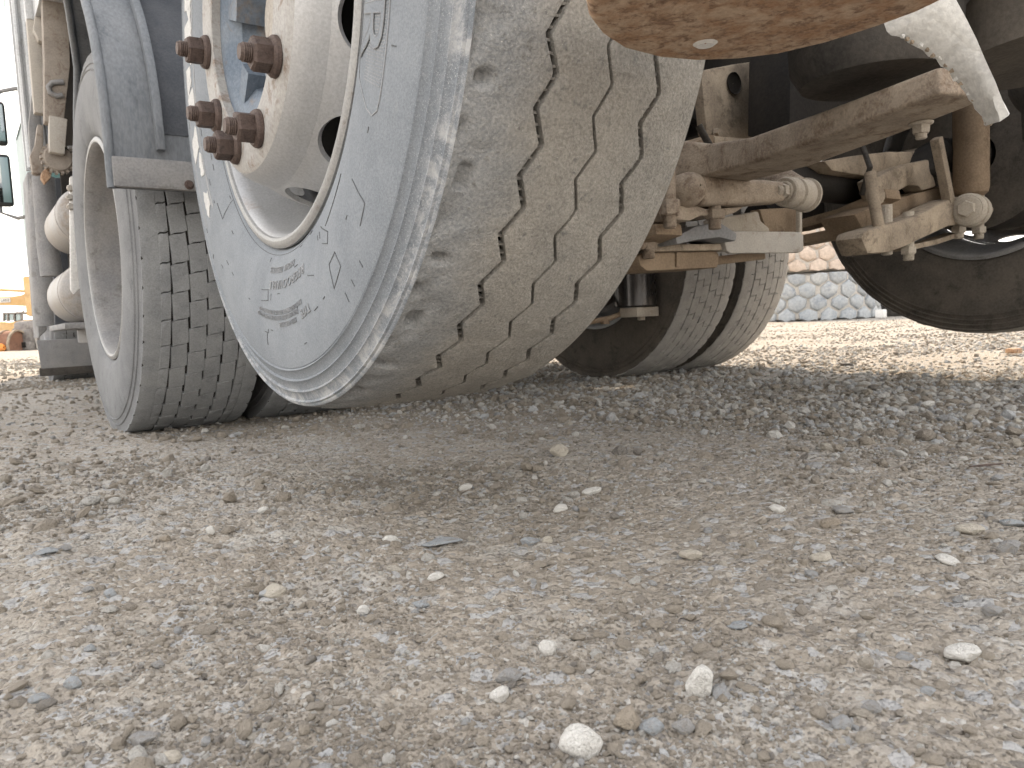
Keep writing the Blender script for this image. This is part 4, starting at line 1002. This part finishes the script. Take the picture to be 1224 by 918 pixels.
# ================================================================== BACKGROUND THINGS
def giant_tyre(cx, cy, z0, R, Wd, mat, label, seed):
    b = MB(); hw = Wd/2
    pr = [(-hw+.02, R*.55), (-hw, R*.66), (-hw+.005, R*.85), (-hw+.05, R*.945), (-hw+.09, R*.955), (hw-.09, R*.955), (hw-.05, R*.945), (hw-.005, R*.85), (hw, R*.66), (hw-.02, R*.55)]
    b.lathe([(x+hw, r) for x, r in pr], 72, ax='Z')
    # hexagonal rock lugs in staggered rows
    nr = 4; N_ = 22; rows_h = (Wd-.06)/(nr-.5)
    rnd = random.Random(seed)
    for rw in range(nr):
        for k in range(N_):
            u0 = 2*PI*(k+(.5 if rw % 2 else 0))/N_; v0 = .03+rows_h*(rw+.25)
            hu = PI/N_*.90; hv = rows_h*.66
            hexa = [(0, -1), (.92, -.42), (.92, .42), (0, 1), (-.92, .42), (-.92, -.42)]
            vs = []; jit = {h_: (rnd.uniform(-.13, .13), rnd.uniform(-.13, .13)) for h_ in hexa}
            for sc, rr_ in ((1.02, R*.95), (.94, R*.985), (.70, R*1.0)):
                for (a, c) in hexa:
                    ja, jc = jit[(a, c)]; q = u0+hu*(a+ja)*sc; v = min(max(v0+hv*(c+jc)*sc, .012), Wd-.012); r2 = rr_*(1+rnd.uniform(-.004, .004)); vs.append((r2*math.cos(q), r2*math.sin(q), v))
            fs = [(i, (i+1) % 6, 6+(i+1) % 6, 6+i) for i in range(6)]+[(6+i, 6+(i+1) % 6, 12+(i+1) % 6, 12+i) for i in range(6)]+[tuple(range(12, 18))]
            b.add(vs, fs, 1)
    o = b.build('giant_tyre', ['tyredust', mat], None, ang=50, loc=(cx, cy, z0)); fix_normals(o)
    tag(o, label, 'tyre', 'giant tyres stacked flat at the yard edge'); return o
base = at(992, 378, Z=0)
dirv = Vector((base.x-CAM[0], base.y-CAM[1], 0)).normalized()
dist = 12.2
Rg = 1.15
pr_ = at(1050, 378, d=dist); pl = Vector((pr_.x, pr_.y, 0))
side = Vector((AR[0], AR[1], 0)).normalized()
cg = pl-side*Rg*1.02+dirv*.9
giant_tyre(cg.x, cg.y, -.02, Rg, .78, 'bigtyre', 'pale blue giant tyre lying flat at the bottom of the stack', 3)
giant_tyre(cg.x-.12, cg.y+.1, .765, Rg*.97, .74, 'bigtyrepink', 'pinkish giant tyre lying on top of another', 4)
p = at(1053, 373, d=11.6); b = MB(); b.box((0, 0, .06), (.10, .14, .13)); o = b.build('concrete_block', 'white', None, bev=.02, loc=(p.x, p.y, 0)); tag(o, 'small white block on the ground beside the giant tyre stack', 'block')
p = at(1066, 372, d=12.5); b = MB(); b.lathe([(0, .16), (0, .30), (.06, .33), (.16, .33), (.22, .30), (.22, .16)], 32, ax='Z'); o = b.build('worn_out_tyre', 'darkrubber', None, loc=(p.x+.15, p.y, 0)); tag(o, 'small black scrap tyre lying right of the giant tyres', 'tyre')

def yard(px, py, d): q = at(px, py, d=d); return q
fx = Vector((AR[0], AR[1], 0)).normalized()          # direction across the view at the far machines
fz = Vector((0, 0, 1)); fy = Vector((AF[0], AF[1], 0)).normalized()
ROTZ = math.atan2(fx.y, fx.x)
# excavator: only its boom reaches into view, the machine stands behind the truck
D1 = 24.
def local_poly(pxs, d, org): return [at(x, y, d=d)-org for x, y in pxs]
org = at(16, 428, d=D1); org.z = 0
ex = empty('excavator', org); tag(ex, 'yellow excavator with its long boom held level above the yard', 'excavator')
def EX(name, mat, b, par=None, **k): o = b.build(name, mat, None, **k); o.parent = par or ex; return o
boom = [(-90, 350), (-40, 347), (0, 346.5), (22, 348), (30, 351), (36, 346), (44, 342), (58, 338), (70, 345), (62, 358), (52, 366), (36, 366.5), (0, 366), (-50, 372), (-90, 380)]
b = MB(); b.prism(local_poly([(-90, 356), (-40, 355.5), (0, 355), (14, 354.5), (24, 353), (30, 350.5), (36, 347), (60, 338), (70, 345), (60, 360), (44, 366.5), (0, 364.5), (-50, 366), (-90, 368)], D1, org), fy*.45); bo = EX('boom', 'yellow', b, bev=.02)
b = MB(); b.tube(local_poly([(-90, 349), (0, 346.5), (24, 347.6), (34, 348.5)], D1-.1, org), .045, 8); EX('hydraulic_ram', 'yellow', b)
b = MB(); b.prism(local_poly([(33.2, 354), (35.5, 352.6), (37.6, 354), (38, 361), (36, 363.4), (33.6, 362)], D1-.03, org), fy*.02); EX('orange_reflector', 'orange', b, bo)
b = MB(); b.prism(local_poly([(0, 356.6), (12, 356), (12.4, 361.2), (0, 361.8)], D1-.03, org), fy*.02); EX('name_plate', 'white', b, bo)
cu = bpy.data.curves.new('t', 'FONT'); cu.body = 'LAKE'; cu.size = .12; cu.align_x = 'CENTER'; cu.align_y = 'CENTER'; to = bpy.data.objects.new('t', cu); tmh = bpy.data.meshes.new_from_object(to)
q0 = at(6, 359, d=D1-.06)-org; b = MB(); b.add([q0+fx*v.co.x+fz*v.co.y for v in tmh.vertices], [tuple(pp.vertices) for pp in tmh.polygons]); EX('name_lettering', 'mirror', b, bo, smooth=False); bpy.data.objects.remove(to); bpy.data.curves.remove(cu)
b = MB(); b.box((fx*2.6+fz*1.6), (2.6, 2.4, 1.2), Matrix.Rotation(ROTZ, 3, 'Z')); EX('upper_body', 'yellow', b, bev=.08)
b = MB(); b.box((fx*2.6+fz*.45), (3.4, 2.6, .85), Matrix.Rotation(ROTZ, 3, 'Z')); EX('tracks', 'machine', b, bev=.2, seg=3)
# loader with a small cab behind the drums
D2 = 27.; org2 = at(14, 428, d=D2); org2.z = 0
ld = empty('loader', org2); tag(ld, 'yellow loader with a low glazed cab parked behind the rusty drum', 'loader')
def LD(name, mat, b, par=None, **k): o = b.build(name, mat, None, **k); o.parent = par or ld; return o
b = MB(); b.prism(local_poly([(-60, 386), (2, 384.5), (12, 386), (20, 383), (27, 382), (34, 383.5), (45, 385), (60, 390), (60, 412), (-60, 412)], D2, org2), fy*1.8); LD('loader_body', 'yellow', b, bev=.04)
cb = MB()
for x in (3.2, 8.2, 16, 24.5): cb.prism(local_poly([(x, 374.8), (x+1.4, 374.8), (x+1.6, 384), (x-.2, 384)], D2-.1, org2), fy*.1)
cb.prism(local_poly([(3, 373.6), (25, 372.8), (25, 375), (3, 375.6)], D2-.12, org2), fy*1.3)
cb.prism(local_poly([(24.6, 374.5), (27, 371.2), (27.4, 371.6), (25.4, 376)], D2-.1, org2), fy*.1); LD('cab_frame', 'machine', cb, bev=.008)
for x0, x1 in ((4.8, 8), (9.8, 15.8), (17.6, 24.2)):
    b = MB(); b.prism(local_poly([(x0, 375.4), (x1, 375), (x1, 383), (x0, 383.4)], D2-.05, org2), fy*.02); LD('cab_window', 'glass', b)
b = MB()
for x in (-20, 50): b.lathe([(-.3, .2), (-.3, .62), (-.2, .75), (.2, .75), (.3, .62), (.3, .2)], 28, (at(x, 420, d=D2)-org2)*1., 'Y')
b.v = [(v[0], v[1], v[2]-min(q[2] for q in b.v)) for v in b.v] if False else b.v; LD('loader_wheel', 'darkrubber', b)
# rusty drum with ribs
D3 = 22.; org3 = at(8, 430, d=D3); org3.z = 0
dr = empty('drum', org3); tag(dr, 'large rusty brown steel drum standing at the far left edge', 'drum')
def DR(name, mat, b, par=None, **k): o = b.build(name, mat, None, **k); o.parent = par or dr; return o
cd_ = at(6, 412, d=D3)-org3; wd_ = (at(24, 412, d=D3)-at(-20, 412, d=D3)).length
b = MB(); lathe_on(b, [(-wd_*.5, .01), (-wd_*.5, .44), (-wd_*.46, .455), (wd_*.30, .455), (wd_*.34, .44), (wd_*.34, .01)], cd_-fz*.06, fx, 32); DR('drum_shell', 'drum', b, ang=30)
b = MB(); lathe_on(b, [(-.03, .45), (-.03, .50), (.03, .50), (.03, .45)], at(22, 412, d=D3)-org3-fz*.06, fx, 32); lathe_on(b, [(-.03, .45), (-.03, .49), (.03, .49), (.03, .45)], at(8, 412, d=D3)-org3-fz*.06, fx, 32); DR('drum_hoop', 'dust', b)
p = at(31, 399, d=D3+.8); b = MB(); lathe_on(b, [(-.32, .01), (-.32, .19), (.32, .19), (.32, .01)], (0, 0, 0), fx, 24); o = b.build('steel_roller', 'machine', None, ang=30, loc=p); tag(o, 'grey steel roller resting on the scrap machine', 'roller')
# grey engine-like scrap machine right of the drum
D4 = 22.5; org4 = at(32, 429, d=D4); org4.z = 0
sm_ = empty('scrap_machine', org4); tag(sm_, 'grey scrap machine frame with dark opening beside the rusty drum', 'machine')
def SM(name, mat, b, **k): o = b.build(name, mat, None, **k); o.parent = sm_; return o
Rz = Matrix.Rotation(ROTZ, 3, 'Z')
b = MB(); b.box(fz*.12, (.62, .5, .24), Rz); b.box(fz*.36-fx*.20, (.14, .4, .30), Rz); b.box(fz*.42+fx*.16, (.30, .4, .36), Rz); SM('machine_frame', 'machine', b, bev=.02)
b = MB(); b.box(fz*.15+fx*.05-fy*.27, (.26, .03, .16), Rz); SM('machine_opening', 'black', b, bev=.005)
b = MB(); lathe_on(b, [(-.05, .01), (-.05, .11), (.05, .11), (.05, .01)], fz*.40-fx*.14-fy*.22, fy, 20); SM('pulley', 'galv', b)
b = MB(); b.beam([fz*.0-fx*.36, fz*.5-fx*.34], .07, .07); SM('leg', 'galv', b, bev=.008)
b = MB(); b.beam([fz*.0+fx*.36, fz*.55+fx*.30], .06, .06); SM('leg', 'galv', b, bev=.008)
p = at(1.5, 427, d=21.5); b = MB(); lathe_on(b, [(-.10, .02), (-.12, .07), (-.05, .12), (.05, .12), (.12, .07), (.10, .02)], (0, 0, .10), fx+fz*.0, 20); o = b.build('orange_buoy', 'orange', None, loc=(p.x, p.y, 0)); tag(o, 'small orange float on the ground in front of the drum', 'float')

# ================================================================== SINGLE STONES
bp_ = lambda px, py: at(px, py, Z=0)
STONES = [
 (693, 876, 52, 42, 'white', 'large smooth white stone, biggest at the bottom edge of the photo'), (840, 808, 34, 44, 'white', 'pointed white stone standing upright in the foreground gravel'),
 (598, 819, 24, 20, 'white', 'small blocky white stone left of the large smooth white one'), (656, 763, 22, 22, 'white', 'white stone leaning on a flat grey one in the foreground'),
 (752, 852, 34, 30, 'tan', 'dull tan stone just right of the large smooth white one'), (780, 858, 28, 22, 'blue', 'bluish grey stone between the dull tan and the dark grey stone'),
 (818, 860, 26, 22, 'grey', 'dark grey stone below the pointed upright one'), (608, 797, 30, 18, 'grey', 'flat grey stone just above the small blocky white one'),
 (1158, 772, 42, 24, 'white', 'white wedge stone near the right edge of the foreground'), (324, 698, 28, 16, 'cream', 'cream elongated stone lying tilted in the left foreground'),
 (168, 885, 34, 20, 'grey', 'flat triangular grey stone in the bottom left'), (203, 904, 26, 15, 'cream', 'cream sliver stone right of the flat triangular grey one'),
 (84, 812, 20, 15, 'blue', 'pale blue stone near the left edge, above the bottom corner'), (44, 825, 24, 15, 'blue', 'dull blue grey stone left of the pale blue one'),
 (668, 537, 22, 16, 'cream', 'cream lump of stone standing proud behind the tyre'), (557, 576, 19, 9, 'white', 'flat white chip below the bald tyre'),
 (709, 584, 23, 10, 'white', 'flat white oval pebble right of centre, upper one'), (671, 604, 20, 9, 'white', 'flat white oval pebble left of a round tan one'),
 (697, 603, 13, 8, 'tan', 'round tan pebble beside a flat white oval one'), (634, 641, 22, 13, 'blue', 'pale round pebble in the middle of the gravel, left of two'),
 (655, 641, 15, 10, 'cream', 'cream pebble touching a larger pale round one'), (528, 642, 46, 9, 'blue', 'long thin pale blue flat stone in the middle ground'),
 (522, 683, 22, 11, 'white', 'white pebble below the long thin blue stone'), (502, 712, 20, 12, 'blue', 'pale blue grey pebble left of centre foreground'),
 (434, 720, 16, 12, 'white', 'small white cube shaped pebble left of centre'), (467, 640, 20, 10, 'white', 'white domed pebble left of the long thin blue stone'),
 (314, 603, 12, 10, 'white', 'small bright white pebble standing on the dust below the twin tyre'), (250, 632, 11, 11, 'white', 'tiny upright white pebble in the left middle ground'),
 (52, 658, 26, 10, 'blue', 'long pale blue pebble near the left edge'), (76, 652, 16, 9, 'grey', 'grey pebble right beside the long pale blue one'),
 (196, 640, 13, 9, 'tan', 'small tan pebble on the left wheel track'), (1166, 628, 36, 16, 'cream', 'flat cream stone near the right edge'),
 (1212, 652, 28, 20, 'grey', 'round grey stone half in shade at the right edge'), (1214, 620, 26, 13, 'blue', 'bluish flat stone above the round grey one at right edge'),
 (828, 656, 26, 15, 'cream', 'pale cream stone right of centre in bare dust'), (886, 740, 30, 9, 'blue', 'flat blue grey stone sunk in dust, right of centre'),
 (1136, 664, 28, 14, 'white', 'pale stone left of the round grey one'), (1112, 478, 18, 10, 'white', 'white stone under the far lifted tyre'),
 (130, 702, 15, 13, 'blue', 'faceted blue stone in the left foreground'), (103, 700, 14, 8, 'grey', 'dark grey stone, rightmost of a dark pair left of the faceted blue one'),
 (106, 768, 13, 11, 'blue', 'small pale blue stone above the bottom left corner'), (187, 786, 15, 11, 'grey', 'grey pebble in the lower left dust'),
 (1044, 840, 22, 14, 'grey', 'grey pebble in the lower right foreground'), (1112, 824, 18, 12, 'blue', 'bluish pebble in the lower right foreground'),
 (1190, 725, 22, 14, 'grey', 'dull grey stone above the white wedge stone'), (985, 660, 26, 12, 'cream', 'flat cream stone among loose gravel at right'),
 (995, 622, 24, 14, 'tan', 'tan stone among the loose crushed gravel at right'), (1010, 605, 22, 12, 'grey', 'grey stone among the loose crushed gravel, behind the tan one'),
 (930, 604, 20, 12, 'white', 'white stone at the left end of the loose crushed gravel'), (815, 655, 12, 8, 'grey', 'small grey pebble left of the pale cream stone'),
]
base_meshes = {c: [stone_mesh('stone', 300+k*7+len(c), 3, 8, 's_'+c) for k in range(4)] for c in ('white', 'cream', 'grey', 'blue', 'tan')}
rs = random.Random(77)
for (px, py, wpx, hpx, col, lab) in STONES:
    foot = bp_(px, py+hpx*.42); dpt = (foot-Vector(CAM)).dot(Vector(AF)); sw = wpx*dpt/FPX/2; sh = hpx*dpt/FPX/2
    o = bpy.data.objects.new('stone', rs.choice(base_meshes[col])); COL.objects.link(o)
    flat = hpx < wpx*.62
    zz = float(ground_h(foot.x, foot.y)); hz = sh*(.85 if flat else 1.0)
    o.location = (foot.x+AF[0]*sw*.5, foot.y+AF[1]*sw*.5, zz+hz*.55)
    o.rotation_euler = (rs.uniform(-.2, .2), rs.uniform(-.2, .2), -R_(YAW)+rs.uniform(-.25, .25))
    o.scale = (sw*1.12, sw*rs.uniform(.8, 1.0), hz*1.15)
    tag(o, lab, 'stone', 'loose stones on the gravel')
# embedded stones of the ground itself
parts = [stone_mesh('stone', 500+k, 2, 8, 'grit') for k in range(8)]
cnt = 0
while cnt < 240:
    px = rs.uniform(-20, 1244); py = 470+rs.random()**1.3*460 if rs.random() < .6 else rs.uniform(440, 640)
    if rs.random() < .45: px = rs.uniform(700, 1240)
    f = bp_(px, py)
    if abs(f.y-DY) < .3 and abs(f.x) < 1.3 and abs(f.x) > .5: continue
    dpt = (f-Vector(CAM)).dot(Vector(AF)); s = min(.016, max(.006, rs.lognormvariate(0, .4)*6.2*dpt/FPX))
    o = bpy.data.objects.new('embedded_stone', parts[cnt % 8]); COL.objects.link(o); o.parent = ground
    o.location = (f.x, f.y, float(ground_h(f.x, f.y))+s*rs.uniform(-.05, .25)); o.rotation_euler = (rs.uniform(-.3, .3), rs.uniform(-.3, .3), rs.uniform(0, 6.3)); o.scale = (s*rs.uniform(1, 1.5), s, s*rs.uniform(.5, .8)); cnt += 1
# litter
f = at(1012, 434, Z=.006); b = MB(); b.prism([Vector((x*.03, y*.02, 0)) for x, y in ((-1, -.4), (-.3, -1), (.8, -.7), (1.1, .2), (.4, 1), (-.7, .8))], (0, 0, .010)); o = b.build('rubber_scrap', 'darkrubber', None, bev=.002, loc=(f.x, f.y, float(ground_h(f.x, f.y))+.006)); tag(o, 'small flat dark rubber scrap on the sunlit gravel', 'scrap')
f = at(1178, 552, Z=.005); b = MB(); b.tube([-fx*.024, fx*.002+fz*.001, fx*.026+fz*.002], [.0013, .0019, .0012], 6); o = b.build('twig', 'nut', None, loc=(f.x, f.y, float(ground_h(f.x, f.y))+.006)); tag(o, 'thin dark twig lying on the gravel at the right', 'twig')
f = at(1212, 422, Z=.006); b = MB(); b.prism([Vector((x*.04, y*.03, 0)) for x, y in ((-1, -.5), (.2, -1), (1, -.3), (.7, .8), (-.5, .9))], (0, 0, .02)); o = b.build('bark_scrap', 'rust', None, bev=.004, loc=(f.x, f.y, float(ground_h(f.x, f.y))+.008)); tag(o, 'brown scrap on the sunlit ground at the right edge', 'scrap')
